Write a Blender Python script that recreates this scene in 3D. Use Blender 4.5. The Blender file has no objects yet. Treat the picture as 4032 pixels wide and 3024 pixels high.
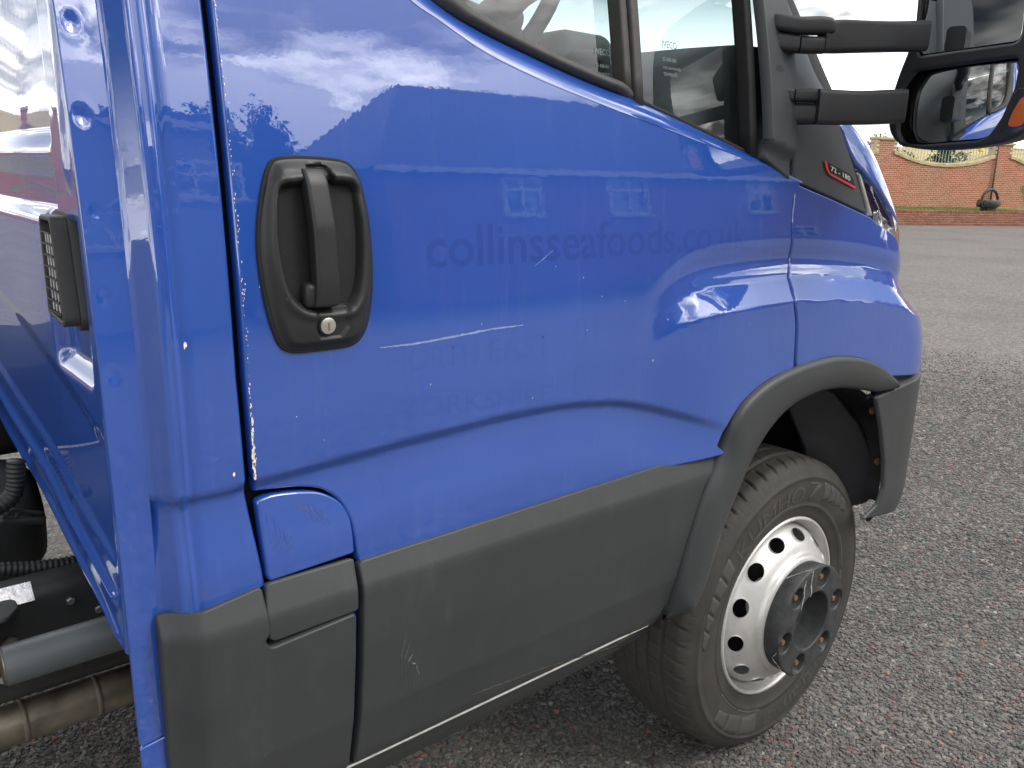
import bpy, bmesh, math, random
import numpy as np
from mathutils import Vector, Matrix
from mathutils.geometry import delaunay_2d_cdt

random.seed(7); RNG = np.random.default_rng(11)
S = bpy.context.scene
COL = S.collection

# ------------------------------------------------------------------ camera
FPX = 3300.0                                   # focal length in pixels of a 4032 wide frame
CAM = np.array([-1.6532, -0.9572, 1.3362])     # X runs forward along the truck, Y into it, Z up
YAW, PITCH, ROLL = 0.700676, 0.245265, 0.026721
_f = np.array([math.sin(YAW)*math.cos(PITCH), math.cos(YAW)*math.cos(PITCH), -math.sin(PITCH)])
_r0 = np.array([math.cos(YAW), -math.sin(YAW), 0.0]); _u0 = np.cross(_r0, _f)
_r = _r0*math.cos(ROLL) + _u0*math.sin(ROLL); _u = -_r0*math.sin(ROLL) + _u0*math.cos(ROLL)
cd = bpy.data.cameras.new('camera'); cam = bpy.data.objects.new('camera', cd); COL.objects.link(cam)
cd.sensor_width = 36.0; cd.lens = 36.0*FPX/4032.0; cd.clip_start = 0.02; cd.clip_end = 3000
M = Matrix.Identity(4)
for i in range(3):
    M[i][0] = _r[i]; M[i][1] = _u[i]; M[i][2] = -_f[i]; M[i][3] = CAM[i]
cam.matrix_world = M
S.camera = cam

# ------------------------------------------------------------------ sky and sun
SUN_EL, SUN_AZ = math.radians(44), (0.53, -0.848)     # veiled by cloud, behind the photographer and over the houses
sa = Vector((SUN_AZ[0]*math.cos(SUN_EL), SUN_AZ[1]*math.cos(SUN_EL), math.sin(SUN_EL)))
w = bpy.data.worlds.new('World'); S.world = w; w.use_nodes = True
nt = w.node_tree; nt.nodes.clear()
def wn(t, **kw):
    n = nt.nodes.new(t)
    for k_, v_ in kw.items(): setattr(n, k_, v_)
    return n
def lk(a, b): nt.links.new(a, b)
out = wn('ShaderNodeOutputWorld'); bg = wn('ShaderNodeBackground'); bg.inputs['Strength'].default_value = 0.11
lk(bg.outputs[0], out.inputs[0])
sky = wn('ShaderNodeTexSky'); sky.sky_type = 'NISHITA'; sky.sun_disc = False
sky.sun_elevation = SUN_EL; sky.sun_rotation = math.atan2(SUN_AZ[0], SUN_AZ[1]); sky.air_density = 1.0; sky.dust_density = 1.2; sky.ozone_density = 1.6
tc = wn('ShaderNodeTexCoord'); sep = wn('ShaderNodeSeparateXYZ'); lk(tc.outputs['Generated'], sep.inputs[0])
def mth(op, a, b=None, clamp=False):
    n = wn('ShaderNodeMath', operation=op, use_clamp=clamp)
    for i_, v_ in enumerate((a, b)):
        if v_ is None: continue
        if isinstance(v_, (int, float)): n.inputs[i_].default_value = v_
        else: lk(v_, n.inputs[i_])
    return n.outputs[0]
zc = mth('MAXIMUM', sep.outputs['Z'], 0.0)
den = mth('ADD', zc, 0.16)
cx = mth('DIVIDE', sep.outputs['X'], den); cy = mth('DIVIDE', sep.outputs['Y'], den)
comb = wn('ShaderNodeCombineXYZ'); lk(cx, comb.inputs[0]); lk(cy, comb.inputs[1]); comb.inputs[2].default_value = 3.7
def noise(vec, sc, det, rough, dist=0.0):
    n = wn('ShaderNodeTexNoise'); lk(vec, n.inputs['Vector']); n.inputs['Scale'].default_value = sc; n.inputs['Detail'].default_value = det
    n.inputs['Roughness'].default_value = rough; n.inputs['Distortion'].default_value = dist; return n.outputs['Fac']
n1 = noise(comb.outputs[0], 0.85, 5, 0.58, 0.25)
n2 = noise(comb.outputs[0], 2.6, 4, 0.55, 0.1)
cov = wn('ShaderNodeMapRange', interpolation_type='SMOOTHSTEP'); lk(n1, cov.inputs[0])
cov.inputs[1].default_value = 0.49; cov.inputs[2].default_value = 0.58
dotn = wn('ShaderNodeVectorMath', operation='DOT_PRODUCT'); lk(tc.outputs['Generated'], dotn.inputs[0]); dotn.inputs[1].default_value = sa
glow = mth('POWER', mth('MAXIMUM', dotn.outputs['Value'], 0.0), 5.0)
shade = wn('ShaderNodeMapRange', interpolation_type='SMOOTHSTEP'); lk(mth('ADD', n1, mth('MULTIPLY', mth('SUBTRACT', n2, 0.5), 0.45)), shade.inputs[0]); shade.inputs[1].default_value = 0.48; shade.inputs[2].default_value = 0.66
shade.inputs[3].default_value = 58.0; shade.inputs[4].default_value = 7.0            # bright rims, grey cores
lum = mth('MULTIPLY', shade.outputs[0], mth('ADD', mth('MULTIPLY', glow, 1.0), 1.0))
ccol = wn('ShaderNodeVectorMath', operation='SCALE'); ccol.inputs[0].default_value = (1.0, 0.98, 0.95); lk(lum, ccol.inputs['Scale'])
# veil of thin cloud round the hidden sun and towards the horizon
veil = mth('MAXIMUM', cov.outputs[0], mth('MULTIPLY', glow, 0.5, True))
hz = wn('ShaderNodeMapRange', interpolation_type='SMOOTHSTEP'); lk(sep.outputs['Z'], hz.inputs[0]); hz.inputs[1].default_value = 0.0; hz.inputs[2].default_value = 0.26
hz.inputs[3].default_value = 0.70; hz.inputs[4].default_value = 0.0
veil = mth('MAXIMUM', veil, hz.outputs[0])
lumh = mth('MAXIMUM', lum, mth('MULTIPLY', hz.outputs[0], 26.0)); lk(lumh, ccol.inputs['Scale'])
mix = wn('ShaderNodeMix', data_type='RGBA'); lk(veil, mix.inputs[0]); lk(sky.outputs[0], mix.inputs[6]); lk(ccol.outputs[0], mix.inputs[7])
lk(mix.outputs[2], bg.inputs['Color'])
sl = bpy.data.lights.new('sun', 'SUN'); sl.energy = 1.5; sl.angle = math.radians(18); sl.color = (1.0, 0.95, 0.88)
so = bpy.data.objects.new('sun', sl); COL.objects.link(so); so.rotation_euler = (-sa).to_track_quat('-Z', 'Y').to_euler()
S.view_settings.view_transform = 'Standard'; S.view_settings.look = 'None'; S.view_settings.gamma = 1.0
S.view_settings.exposure = -0.40
S.cycles.max_bounces = 10; S.cycles.glossy_bounces = 6; S.cycles.transparent_max_bounces = 16; S.cycles.transmission_bounces = 8

# ------------------------------------------------------------------ materials
MATS = {}
class NT:
    def __init__(s, name):
        s.m = bpy.data.materials.new(name); s.m.use_nodes = True; s.t = s.m.node_tree
        s.b = s.t.nodes['Principled BSDF']; MATS[name] = s.m
    def n(s, t, **kw):
        n = s.t.nodes.new(t)
        for k_, v_ in kw.items(): setattr(n, k_, v_)
        return n
    def l(s, a, b): s.t.links.new(a, b)
    def noise(s, sc, det=3, rough=.5, coord='Object', stretch=None):
        tc = s.n('ShaderNodeTexCoord'); n = s.n('ShaderNodeTexNoise'); v = tc.outputs[coord]
        if stretch:
            mp = s.n('ShaderNodeMapping'); mp.inputs['Scale'].default_value = stretch; s.l(v, mp.inputs[0]); v = mp.outputs[0]
        s.l(v, n.inputs['Vector']); n.inputs['Scale'].default_value = sc; n.inputs['Detail'].default_value = det; n.inputs['Roughness'].default_value = rough
        return n.outputs['Fac']
    def ramp(s, fac, stops):
        r = s.n('ShaderNodeValToRGB'); s.l(fac, r.inputs[0]); e = r.color_ramp.elements
        while len(e) < len(stops): e.new(0.5)
        for el, (p, c) in zip(e, stops):
            el.position = p; el.color = (*c, 1) if len(c) == 3 else c
        return r.outputs[0]
    def bump(s, fac, strength, dist=.001, normal=None):
        b = s.n('ShaderNodeBump'); b.inputs['Strength'].default_value = strength; b.inputs['Distance'].default_value = dist; s.l(fac, b.inputs['Height'])
        if normal is not None: s.l(normal, b.inputs['Normal'])
        return b.outputs[0]
    def mixc(s, fac, a, b, mode='MIX'):
        m = s.n('ShaderNodeMix', data_type='RGBA', blend_type=mode)
        for v, i in ((fac, 0), (a, 6), (b, 7)):
            if isinstance(v, (int, float)): m.inputs[i].default_value = v
            elif isinstance(v, tuple): m.inputs[i].default_value = (*v, 1)
            else: s.l(v, m.inputs[i])
        return m.outputs[2]
    def set(s, **kw):
        names = dict(color='Base Color', rough='Roughness', metal='Metallic', spec='Specular IOR Level', coat='Coat Weight', coatr='Coat Roughness', ior='IOR', coatior='Coat IOR')
        for k_, v_ in kw.items():
            inp = s.b.inputs[names[k_]]
            if isinstance(v_, tuple): inp.default_value = (*v_, 1)
            elif isinstance(v_, (int, float)): inp.default_value = v_
            else: s.l(v_, inp)
        return s

def simple(name, col, rough=.5, metal=0.0, var=.25, scale=30, bump=0, bscale=400, bdist=.0005, spec=.5):
    m = NT(name); f = m.noise(scale, 4, .6)
    c = m.ramp(f, [(.3, tuple(x*(1-var) for x in col)), (.7, tuple(min(1, x*(1+var)) for x in col))])
    m.set(color=c, metal=metal, spec=spec)
    r = m.n('ShaderNodeMapRange'); m.l(m.noise(scale*2.3, 3), r.inputs[0]); r.inputs[3].default_value = max(.02, rough-.1); r.inputs[4].default_value = rough+.1
    m.l(r.outputs[0], m.b.inputs['Roughness'])
    if bump: m.l(m.bump(m.noise(bscale, 2), bump, bdist), m.b.inputs['Normal'])
    return m.m

# blue lacquer: a little polishing haze, faint vertical wash marks and orange peel under a clear coat
m = NT('blue_paint')
big = m.noise(2.2, 4, .6); wash = m.noise(9, 5, .65, stretch=(6, 6, .5)); fine = m.noise(60, 4, .7)
c = m.ramp(big, [(.28, (.0125, .062, .310)), (.72, (.0165, .075, .360))])
hazef = m.n('ShaderNodeMapRange', interpolation_type='SMOOTHSTEP'); m.l(wash, hazef.inputs[0]); hazef.inputs[1].default_value = .52; hazef.inputs[2].default_value = .80; hazef.inputs[4].default_value = .16
c = m.mixc(hazef.outputs[0], c, (.12, .17, .40))
spk = m.n('ShaderNodeMapRange'); m.l(fine, spk.inputs[0]); spk.inputs[1].default_value = .76; spk.inputs[2].default_value = .80; spk.inputs[4].default_value = .25
c = m.mixc(spk.outputs[0], c, (.35, .38, .5))
m.set(color=c, rough=.45, spec=.10, coat=1.0, coatr=.012, coatior=2.0)
peel = m.bump(m.noise(85, 2, .5), .018, .002); peel = m.bump(m.noise(6, 2, .5), .05, .004, peel)
m.l(peel, m.b.inputs['Coat Normal'])
m = NT('old_lettering'); m.set(color=(.0120, .0575, .292), rough=.40, spec=.10, coat=1.0, coatr=.012, coatior=1.96)
m = NT('faint_lettering'); m.set(color=(.0140, .0655, .322), rough=.42, spec=.10, coat=1.0, coatr=.012, coatior=1.98)
m = NT('haze_patch'); m.set(color=(.06, .11, .33), rough=.5, coat=.8, coatr=.2)

def plastic(name, col, rough, dust):
    m = NT(name); f = m.noise(4.5, 6, .7); st = m.noise(7, 6, .7, stretch=(3, 3, .8))
    c = m.ramp(f, [(.3, tuple(x*.88 for x in col)), (.72, tuple(x*1.14 for x in col))])
    d = m.n('ShaderNodeMapRange', interpolation_type='SMOOTHSTEP'); m.l(st, d.inputs[0]); d.inputs[1].default_value = .5; d.inputs[2].default_value = .85; d.inputs[4].default_value = dust
    c = m.mixc(d.outputs[0], c, (.145, .148, .147))
    sp = m.n('ShaderNodeMapRange'); m.l(m.noise(140, 2, .6), sp.inputs[0]); sp.inputs[1].default_value = .74; sp.inputs[2].default_value = .78; sp.inputs[4].default_value = .35
    c = m.mixc(sp.outputs[0], c, (.16, .16, .15))
    r = m.n('ShaderNodeMapRange'); m.l(m.noise(5, 5), r.inputs[0]); r.inputs[3].default_value = rough-.07; r.inputs[4].default_value = rough+.09
    m.set(color=c, spec=.42); m.l(r.outputs[0], m.b.inputs['Roughness'])
    m.l(m.bump(m.noise(900, 2, .6), .22, .0004), m.b.inputs['Normal'])
    return m.m
plastic('grey_plastic', (.036, .0395, .0415), .48, .16)
plastic('black_plastic', (.022, .023, .024), .46, .10)
plastic('handle_plastic', (.018, .019, .020), .42, .05)
plastic('wing_plastic', (.038, .043, .047), .48, .10)
plastic('mirror_plastic', (.020, .021, .023), .46, .05)
simple('rubber_seal', (.045, .043, .041), .62, var=.2, scale=40, bump=.15)
simple('pipe_seam', (.12, .105, .08), .5)
simple('gap_black', (.006, .006, .007), .8)
simple('liner_plastic', (.013, .014, .018), .55, var=.35, scale=12, bump=.25, bscale=60, bdist=.002)
simple('chassis_paint', (.020, .022, .023), .48, var=.45, scale=9, bump=.2, bscale=150)
simple('dusty_steel', (.17, .150, .115), .45, metal=.5, var=.45, scale=16, bump=.15, bscale=120)
simple('grey_tube_paint', (.075, .088, .092), .42, var=.12, scale=8)
simple('bright_steel', (.55, .55, .55), .3, metal=.9, var=.2)
simple('rust', (.17, .095, .05), .75, var=.5, scale=120, bump=.4)
simple('hub_plastic', (.031, .033, .034), .58, var=.45, scale=40, bump=.35, bscale=260, bdist=.0008)
simple('pale_lip', (.42, .42, .40), .6, var=.3)
simple('white_scuff', (.55, .55, .53), .8, var=.25, scale=60)
simple('scuffed_plastic', (.13, .13, .125), .75, var=.35, scale=120)
simple('lit_louvre', (.62, .62, .62), .7, var=.15)  # pale grey puts the light on the vent fins into their colour
simple('chip_primer', (.78, .72, .58), .7, var=.2, scale=200)
simple('paint_scratch', (.22, .29, .50), .5, var=.25, scale=90)
simple('seat_cloth', (.016, .016, .017), .9)
simple('cab_trim', (.018, .019, .020), .6, var=.2)
simple('dash_plastic', (.03, .031, .033), .6, var=.2)
simple('badge_red', (.62, .012, .012), .35, var=.1)
simple('badge_silver', (.60, .60, .58), .3, metal=.6, var=.1)
simple('etched_print', (.20, .23, .225), .8, var=.1)
simple('label_foil', (.62, .62, .62), .28, metal=.85, var=.3, scale=60, bump=.5, bscale=90, bdist=.001)
m = NT('silver_rim'); f = m.noise(18, 5, .65)
c = m.ramp(f, [(.25, (.47, .46, .44)), (.7, (.62, .62, .61))])
ru = m.n('ShaderNodeMapRange'); m.l(m.noise(34, 6, .75), ru.inputs[0]); ru.inputs[1].default_value = .70; ru.inputs[2].default_value = .76; ru.inputs[4].default_value = .8
c = m.mixc(ru.outputs[0], c, (.20, .12, .07))
m.set(color=c, metal=.35, rough=.36, coat=.25, coatr=.2)
def tyre_mat(name, a, b, rough):
    m = NT(name); c = m.ramp(m.noise(14, 5, .7), [(.28, a), (.74, b)])
    m.set(color=c, rough=rough, spec=.35); m.l(m.bump(m.noise(220, 3, .6), .25, .0006), m.b.inputs['Normal']); return m.m
tyre_mat('tyre_rubber', (.031, .030, .028), (.054, .051, .046), .70)
tyre_mat('tyre_lettering', (.054, .054, .053), (.070, .069, .066), .5)
m = NT('lock_metal'); m.set(color=(.62, .60, .56), metal=.85, rough=.32)
# thin window glass: clear with a Fresnel reflection
def glass(name, tint, boost, rough=0.0):
    m = NT(name); t = m.t; t.nodes.remove(m.b); o = t.nodes['Material Output']
    tr = m.n('ShaderNodeBsdfTransparent'); tr.inputs[0].default_value = (*tint, 1)
    gl = m.n('ShaderNodeBsdfGlossy'); gl.inputs['Roughness'].default_value = rough
    fr = m.n('ShaderNodeLayerWeight'); fr.inputs[0].default_value = .5                # Schlick, the same from both sides of the pane
    p5 = m.n('ShaderNodeMath', operation='POWER'); m.l(fr.outputs['Facing'], p5.inputs[0]); p5.inputs[1].default_value = 5.0
    mu = m.n('ShaderNodeMath', operation='MULTIPLY_ADD', use_clamp=True); m.l(p5.outputs[0], mu.inputs[0]); mu.inputs[1].default_value = 1-.043*boost; mu.inputs[2].default_value = .043*boost
    ms = m.n('ShaderNodeMixShader'); m.l(mu.outputs[0], ms.inputs[0]); m.l(tr.outputs[0], ms.inputs[1]); m.l(gl.outputs[0], ms.inputs[2]); m.l(ms.outputs[0], o.inputs[0])
    return m.m
glass('window_glass', (.84, .94, .93), 1.9)
glass('lamp_glass', (.88, .90, .90), 2.0)
m = NT('mirror_glass'); m.set(color=(.86, .88, .88), metal=1.0, rough=.012)
m = NT('amber_lens'); m.set(color=(.80, .16, .03), rough=.12, coat=1.0, coatr=.03); m.l(m.bump(m.n('ShaderNodeTexWave').outputs[1], .2), m.b.inputs['Normal'])
wv = m.t.nodes['Wave Texture']; wv.inputs['Scale'].default_value = 60
m = NT('chrome_reflector'); m.set(color=(.70, .72, .74), metal=1.0, rough=.16)
m = NT('lamp_dark'); m.set(color=(.05, .055, .06), rough=.25, metal=.4)

# ------------------------------------------------------------------ mesh helpers
def link(o, parent=None):
    COL.objects.link(o)
    if parent is not None: o.parent = parent
    return o
def obj(name, V, F, mat, parent=None, smooth=True, normals=None, mats=None, fm=None):
    me = bpy.data.meshes.new(name); me.from_pydata([tuple(map(float, v)) for v in V], [], [tuple(int(i) for i in f) for f in F])
    for mm in (mats or [mat]): me.materials.append(MATS[mm])
    if fm is not None: me.polygons.foreach_set('material_index', fm)
    if smooth: me.polygons.foreach_set('use_smooth', [True]*len(me.polygons))
    me.update()
    if normals is not None: me.normals_split_custom_set_from_vertices([tuple(map(float, n)) for n in normals])
    return link(bpy.data.objects.new(name, me), parent)
def tag(o, label, cat=None, group=None, kind=None):
    o['label'] = label
    if cat: o['category'] = cat
    if group: o['group'] = group
    if kind: o['kind'] = kind
    return o
def empty(name, loc):
    o = bpy.data.objects.new(name, None); o.location = loc; o.empty_display_size = .1; return link(o)
class MB:
    """collects pieces of ONE part"""
    def __init__(s): s.V = []; s.F = []
    def add(s, V, F):
        b = len(s.V); s.V.extend([tuple(v) for v in V]); s.F.extend([tuple(i+b for i in f) for f in F]); return s
    def build(s, name, mat, parent=None, smooth=True, sharp=None):
        o = obj(name, s.V, s.F, mat, parent, smooth)
        if sharp is not None:
            bm = bmesh.new(); bm.from_mesh(o.data); bmesh.ops.recalc_face_normals(bm, faces=bm.faces)
            lim = math.radians(sharp)
            for e in bm.edges:
                if len(e.link_faces) == 2 and e.calc_face_angle(0) > lim: e.smooth = False
            bm.to_mesh(o.data); bm.free()
        return o
def box(c, s, bev=0.0, rot=None, seg=2):
    bm = bmesh.new(); bmesh.ops.create_cube(bm, size=1)
    for v in bm.verts: v.co = Vector((v.co.x*s[0], v.co.y*s[1], v.co.z*s[2]))
    if bev: bmesh.ops.bevel(bm, geom=bm.edges[:], offset=bev, segments=seg, affect='EDGES', profile=.5)
    R = rot if rot is not None else Matrix.Identity(3)
    V = [tuple(R @ v.co + Vector(c)) for v in bm.verts]; bm.verts.index_update(); F = [[v.index for v in f.verts] for f in bm.faces]; bm.free()
    return V, F
def tube(pts, rad, seg=14, cap=True, rfun=None):
    P = [Vector(p) for p in pts]; V = []; F = []; n = len(P)
    up = Vector((0, 0, 1)); prev = None
    for i, p in enumerate(P):
        t = (P[min(i+1, n-1)]-P[max(i-1, 0)]).normalized()
        a = (up if prev is None else prev); a = (a - t*a.dot(t))
        if a.length < 1e-4: a = Vector((1, 0, 0)); a = a - t*a.dot(t)
        a.normalize(); prev = a; b = t.cross(a); r = rad if rfun is None else rfun(i/(n-1))
        for j in range(seg):
            th = 2*math.pi*j/seg; V.append(p + a*(r*math.cos(th)) + b*(r*math.sin(th)))
    for i in range(n-1):
        for j in range(seg):
            F.append((i*seg+j, i*seg+(j+1) % seg, (i+1)*seg+(j+1) % seg, (i+1)*seg+j))
    if cap: F.append(tuple(range(seg))[::-1]); F.append(tuple((n-1)*seg+j for j in range(seg)))
    return V, F
def loft(secs, closed=True, cap=True):
    n = len(secs[0]); V = [v for s_ in secs for v in s_]; F = []
    for i in range(len(secs)-1):
        for j in range(n if closed else n-1):
            F.append((i*n+j, i*n+(j+1) % n, (i+1)*n+(j+1) % n, (i+1)*n+j))
    if cap and closed: F.append(tuple(range(n))[::-1]); F.append(tuple((len(secs)-1)*n+j for j in range(n)))
    return V, F
def rrect(w_, h_, r, k=4):
    pts = []
    for cx_, cy_, a0 in ((w_/2-r, h_/2-r, 0), (-w_/2+r, h_/2-r, 90), (-w_/2+r, -h_/2+r, 180), (w_/2-r, -h_/2+r, 270)):
        for i in range(k+1):
            a = math.radians(a0+90*i/k); pts.append((cx_+r*math.cos(a), cy_+r*math.sin(a)))
    return pts
def catmull(P, per=8, closed=False):
    P = [np.array(p, float) for p in P]; out_ = []; n = len(P)
    for i in range(n if closed else n-1):
        p0, p1, p2, p3 = (P[(i-1) % n] if closed or i > 0 else 2*P[0]-P[1]), P[i], P[(i+1) % n], (P[(i+2) % n] if closed or i+2 < n else 2*P[-1]-P[-2])
        for t in np.linspace(0, 1, per, endpoint=False):
            out_.append(.5*((2*p1)+(-p0+p2)*t+(2*p0-5*p1+4*p2-p3)*t*t+(-p0+3*p1-3*p2+p3)*t**3))
    if not closed: out_.append(P[-1])
    return np.array(out_)
def resample(P, step, closed=False):
    P = np.array(P, float)
    if closed: P = np.vstack([P, P[:1]])
    d = np.r_[0, np.cumsum(np.linalg.norm(np.diff(P, axis=0), axis=1))]
    n = max(2, int(round(d[-1]/step))+1); t = np.linspace(0, d[-1], n)
    Q = np.stack([np.interp(t, d, P[:, k_]) for k_ in range(P.shape[1])], 1)
    return Q[:-1] if closed else Q
def resample_n(P, n):
    P = np.array(P, float); d = np.r_[0, np.cumsum(np.linalg.norm(np.diff(P, axis=0), axis=1))]; t = np.linspace(0, d[-1], n)
    return np.stack([np.interp(t, d, P[:, k_]) for k_ in range(P.shape[1])], 1)
def fillet(P, r, k=4):
    """round every corner of a closed polygon"""
    P = [np.array(p, float) for p in P]; n = len(P); out_ = []
    rr = r if isinstance(r, (list, tuple)) else [r]*n
    if len(rr) < n: rr = list(rr)+[0]*(n-len(rr))
    keep = [i for i in range(n) if np.linalg.norm(P[i]-P[i-1]) > 1e-5]; rr = [rr[i] for i in keep]; P = [P[i] for i in keep]; n = len(P)
    for i in range(n):
        a, b, c_ = P[i-1], P[i], P[(i+1) % n]
        u_, v_ = a-b, c_-b; lu, lv = np.linalg.norm(u_), np.linalg.norm(v_); u_ /= lu; v_ /= lv
        ang = max(.05, math.acos(max(-1, min(1, float(u_ @ v_)))))
        if ang > math.radians(168) or rr[i] <= 0: out_.append(b); continue
        d = min(rr[i]/math.tan(ang/2), .45*lu, .45*lv); p, q = b+u_*d, b+v_*d
        for t in np.linspace(0, 1, k+1): out_.append((1-t)**2*p+2*t*(1-t)*b+t*t*q)
    return np.array(out_)
def inside(poly, pts):
    x, y = pts[:, 0], pts[:, 1]; c_ = np.zeros(len(pts), bool); n = len(poly)
    for i in range(n):
        x1, y1 = poly[i]; x2, y2 = poly[(i+1) % n]
        if y1 == y2: continue
        m_ = ((y1 > y) != (y2 > y)) & (x < (x2-x1)*(y-y1)/(y2-y1)+x1); c_ ^= m_
    return c_
def area2(P): return .5*float(np.sum(P[:, 0]*np.roll(P[:, 1], -1)-np.roll(P[:, 0], -1)*P[:, 1]))
def offset(P, d):
    """move a CCW polygon inwards by d"""
    a = P-np.roll(P, 1, 0); b = np.roll(P, -1, 0)-P
    a /= np.linalg.norm(a, axis=1)[:, None]+1e-12; b /= np.linalg.norm(b, axis=1)[:, None]+1e-12
    na = np.stack([-a[:, 1], a[:, 0]], 1); nb = np.stack([-b[:, 1], b[:, 0]], 1); nn = na+nb; nn /= np.linalg.norm(nn, axis=1)[:, None]+1e-12
    return P+nn*d, -nn
def border_dist(poly, pts):
    best = np.full(len(pts), 1e9)
    for i in range(len(poly)):
        a, b = poly[i], poly[(i+1) % len(poly)]; ab = b-a; t = np.clip(((pts-a) @ ab)/(ab @ ab+1e-15), 0, 1)
        best = np.minimum(best, np.linalg.norm(pts-a-t[:, None]*ab, axis=1))
    return best
def panel(name, outline, f, mat, parent, grid=.02, ret=.014, bev=.003, holes=(), step=None, flip=False, build=True, rim=True):
    """sheet-metal panel: outline in (s,z) laid on surface f(s,z)->xyz, with a rolled and returned edge"""
    def prep(P, ccw):
        P = resample(P, step or grid*.6, True)
        if (area2(P) > 0) != ccw: P = P[::-1]
        return P
    loops = [prep(outline, True)]+[prep(h, False) for h in holes]
    ins = []; outs = []
    for L in loops:
        q, on = offset(L, bev if (rim or len(ins)) else 1e-6); ins.append(q); outs.append(on)
    lo, hi = loops[0].min(0), loops[0].max(0)
    gx = np.arange(lo[0], hi[0]+grid, grid); gz = np.arange(lo[1], hi[1]+grid, grid)
    G = np.stack(np.meshgrid(gx, gz), -1).reshape(-1, 2)
    k_ = inside(ins[0], G) & (border_dist(ins[0], G) > .35*grid)
    for h in ins[1:]: k_ &= ~inside(h, G) & (border_dist(h, G) > .35*grid)
    G = G[k_]
    pts = np.vstack(ins+[G]); edges = []; b = 0
    for L in ins:
        n = len(L); edges += [(b+i, b+(i+1) % n) for i in range(n)]; b += n
    r = delaunay_2d_cdt([Vector(p) for p in pts], edges, [], 0, 1e-7)
    V2 = np.array([tuple(v) for v in r[0]]); T = np.array([t for t in r[2] if len(t) == 3]); orig = r[3]
    cen = V2[T].mean(1); ok = inside(ins[0], cen)
    for h in ins[1:]: ok &= ~inside(h, cen)
    T = T[ok]
    idx = {}
    for i, o_ in enumerate(orig):
        for q in o_: idx[q] = i
    def nrm(P):
        e = 1e-4; ds = f(P[:, 0]+e, P[:, 1])-f(P[:, 0]-e, P[:, 1]); dz = f(P[:, 0], P[:, 1]+e)-f(P[:, 0], P[:, 1]-e)
        n = np.cross(ds, dz); n /= np.linalg.norm(n, axis=1)[:, None]+1e-15
        return (-n if flip else n), ds/(2*e), dz/(2*e)
    A = f(V2[:, 0], V2[:, 1]); N, _, _ = nrm(V2)
    V = [A]; NN = [N]; F = [tuple(t[::-1]) if flip else tuple(t) for t in T]
    base = len(V2); b = 0
    for L, on in zip(loops, outs):
        n = len(L)
        if not rim and b == 0: b += n; continue
        n_, ds, dz = nrm(L); P = f(L[:, 0], L[:, 1])
        o3 = ds*on[:, :1]+dz*on[:, 1:]; o3 /= np.linalg.norm(o3, axis=1)[:, None]+1e-15
        V.append(P-n_*bev*.75); m_ = n_*.55+o3; NN.append(m_/np.linalg.norm(m_, axis=1)[:, None])
        V.append(P-n_*ret); NN.append(o3)
        for i in range(n):
            j = (i+1) % n; a0, a1 = idx[b+i], idx[b+j]; c0, c1, d0, d1 = base+i, base+j, base+n+i, base+n+j
            for q in ((a0, c0, c1, a1), (c0, d0, d1, c1)): F.append(q[::-1] if flip else q)
        base += 2*n; b += n
    V = np.vstack(V); NN = np.vstack(NN)
    if not build: return V, F, NN
    return obj(name, V, F, mat, parent, True, NN)
def text_mesh(body, size, bold=False, shear=0.0, spacing=1.0, cut=.006, off=0.0):
    cu = bpy.data.curves.new('t', 'FONT'); cu.body = body; cu.size = size; cu.space_character = spacing; cu.shear = shear; cu.offset = off; cu.resolution_u = 3
    o = bpy.data.objects.new('t', cu); COL.objects.link(o); dg = bpy.context.evaluated_depsgraph_get(); dg.update()
    me = bpy.data.meshes.new_from_object(o.evaluated_get(dg)); bpy.data.objects.remove(o); bpy.data.curves.remove(cu)
    bm = bmesh.new(); bm.from_mesh(me); bpy.data.meshes.remove(me); bmesh.ops.triangulate(bm, faces=bm.faces)
    for _ in range(4):
        es = [e for e in bm.edges if e.calc_length() > cut]
        if not es: break
        bmesh.ops.subdivide_edges(bm, edges=es, cuts=1); bmesh.ops.triangulate(bm, faces=bm.faces)
    bm.verts.index_update(); V = np.array([tuple(v.co)[:2] for v in bm.verts]); F = [[v.index for v in f_.verts] for f_ in bm.faces]; bm.free()
    return V, F
def sst(t): t = np.clip(t, 0, 1); return t*t*(3-2*t)

# sight lines of the photograph (2212 x 1659 preview grid) onto the real surfaces
KP = 4032/2212
def ray(ox, oy):
    d = _f+_r*(ox*KP-2016)/FPX-_u*(oy*KP-1512)/FPX; return d/np.linalg.norm(d)
def on_y(ox, oy, Y): d = ray(ox, oy); return CAM+d*(Y-CAM[1])/d[1]
def on_x(ox, oy, X): d = ray(ox, oy); return CAM+d*(X-CAM[0])/d[0]
def on_z(ox, oy, Z): d = ray(ox, oy); return CAM+d*(Z-CAM[2])/d[2]
def on_plane(ox, oy, P, n): d = ray(ox, oy); return CAM+d*(np.dot(np.array(P)-CAM, n)/np.dot(d, n))
def z2(x, y, src, sc): return ((src[0]+x/sc)/KP, (src[1]+y/sc)/KP)   # from an enlarged crop to the preview grid
# ================================================================== THE TRUCK
truck = empty('truck', (0, 0, 0))
tag(truck, 'blue cab chassis truck with dark grey plastic cladding parked on the tarmac', 'truck')

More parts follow.
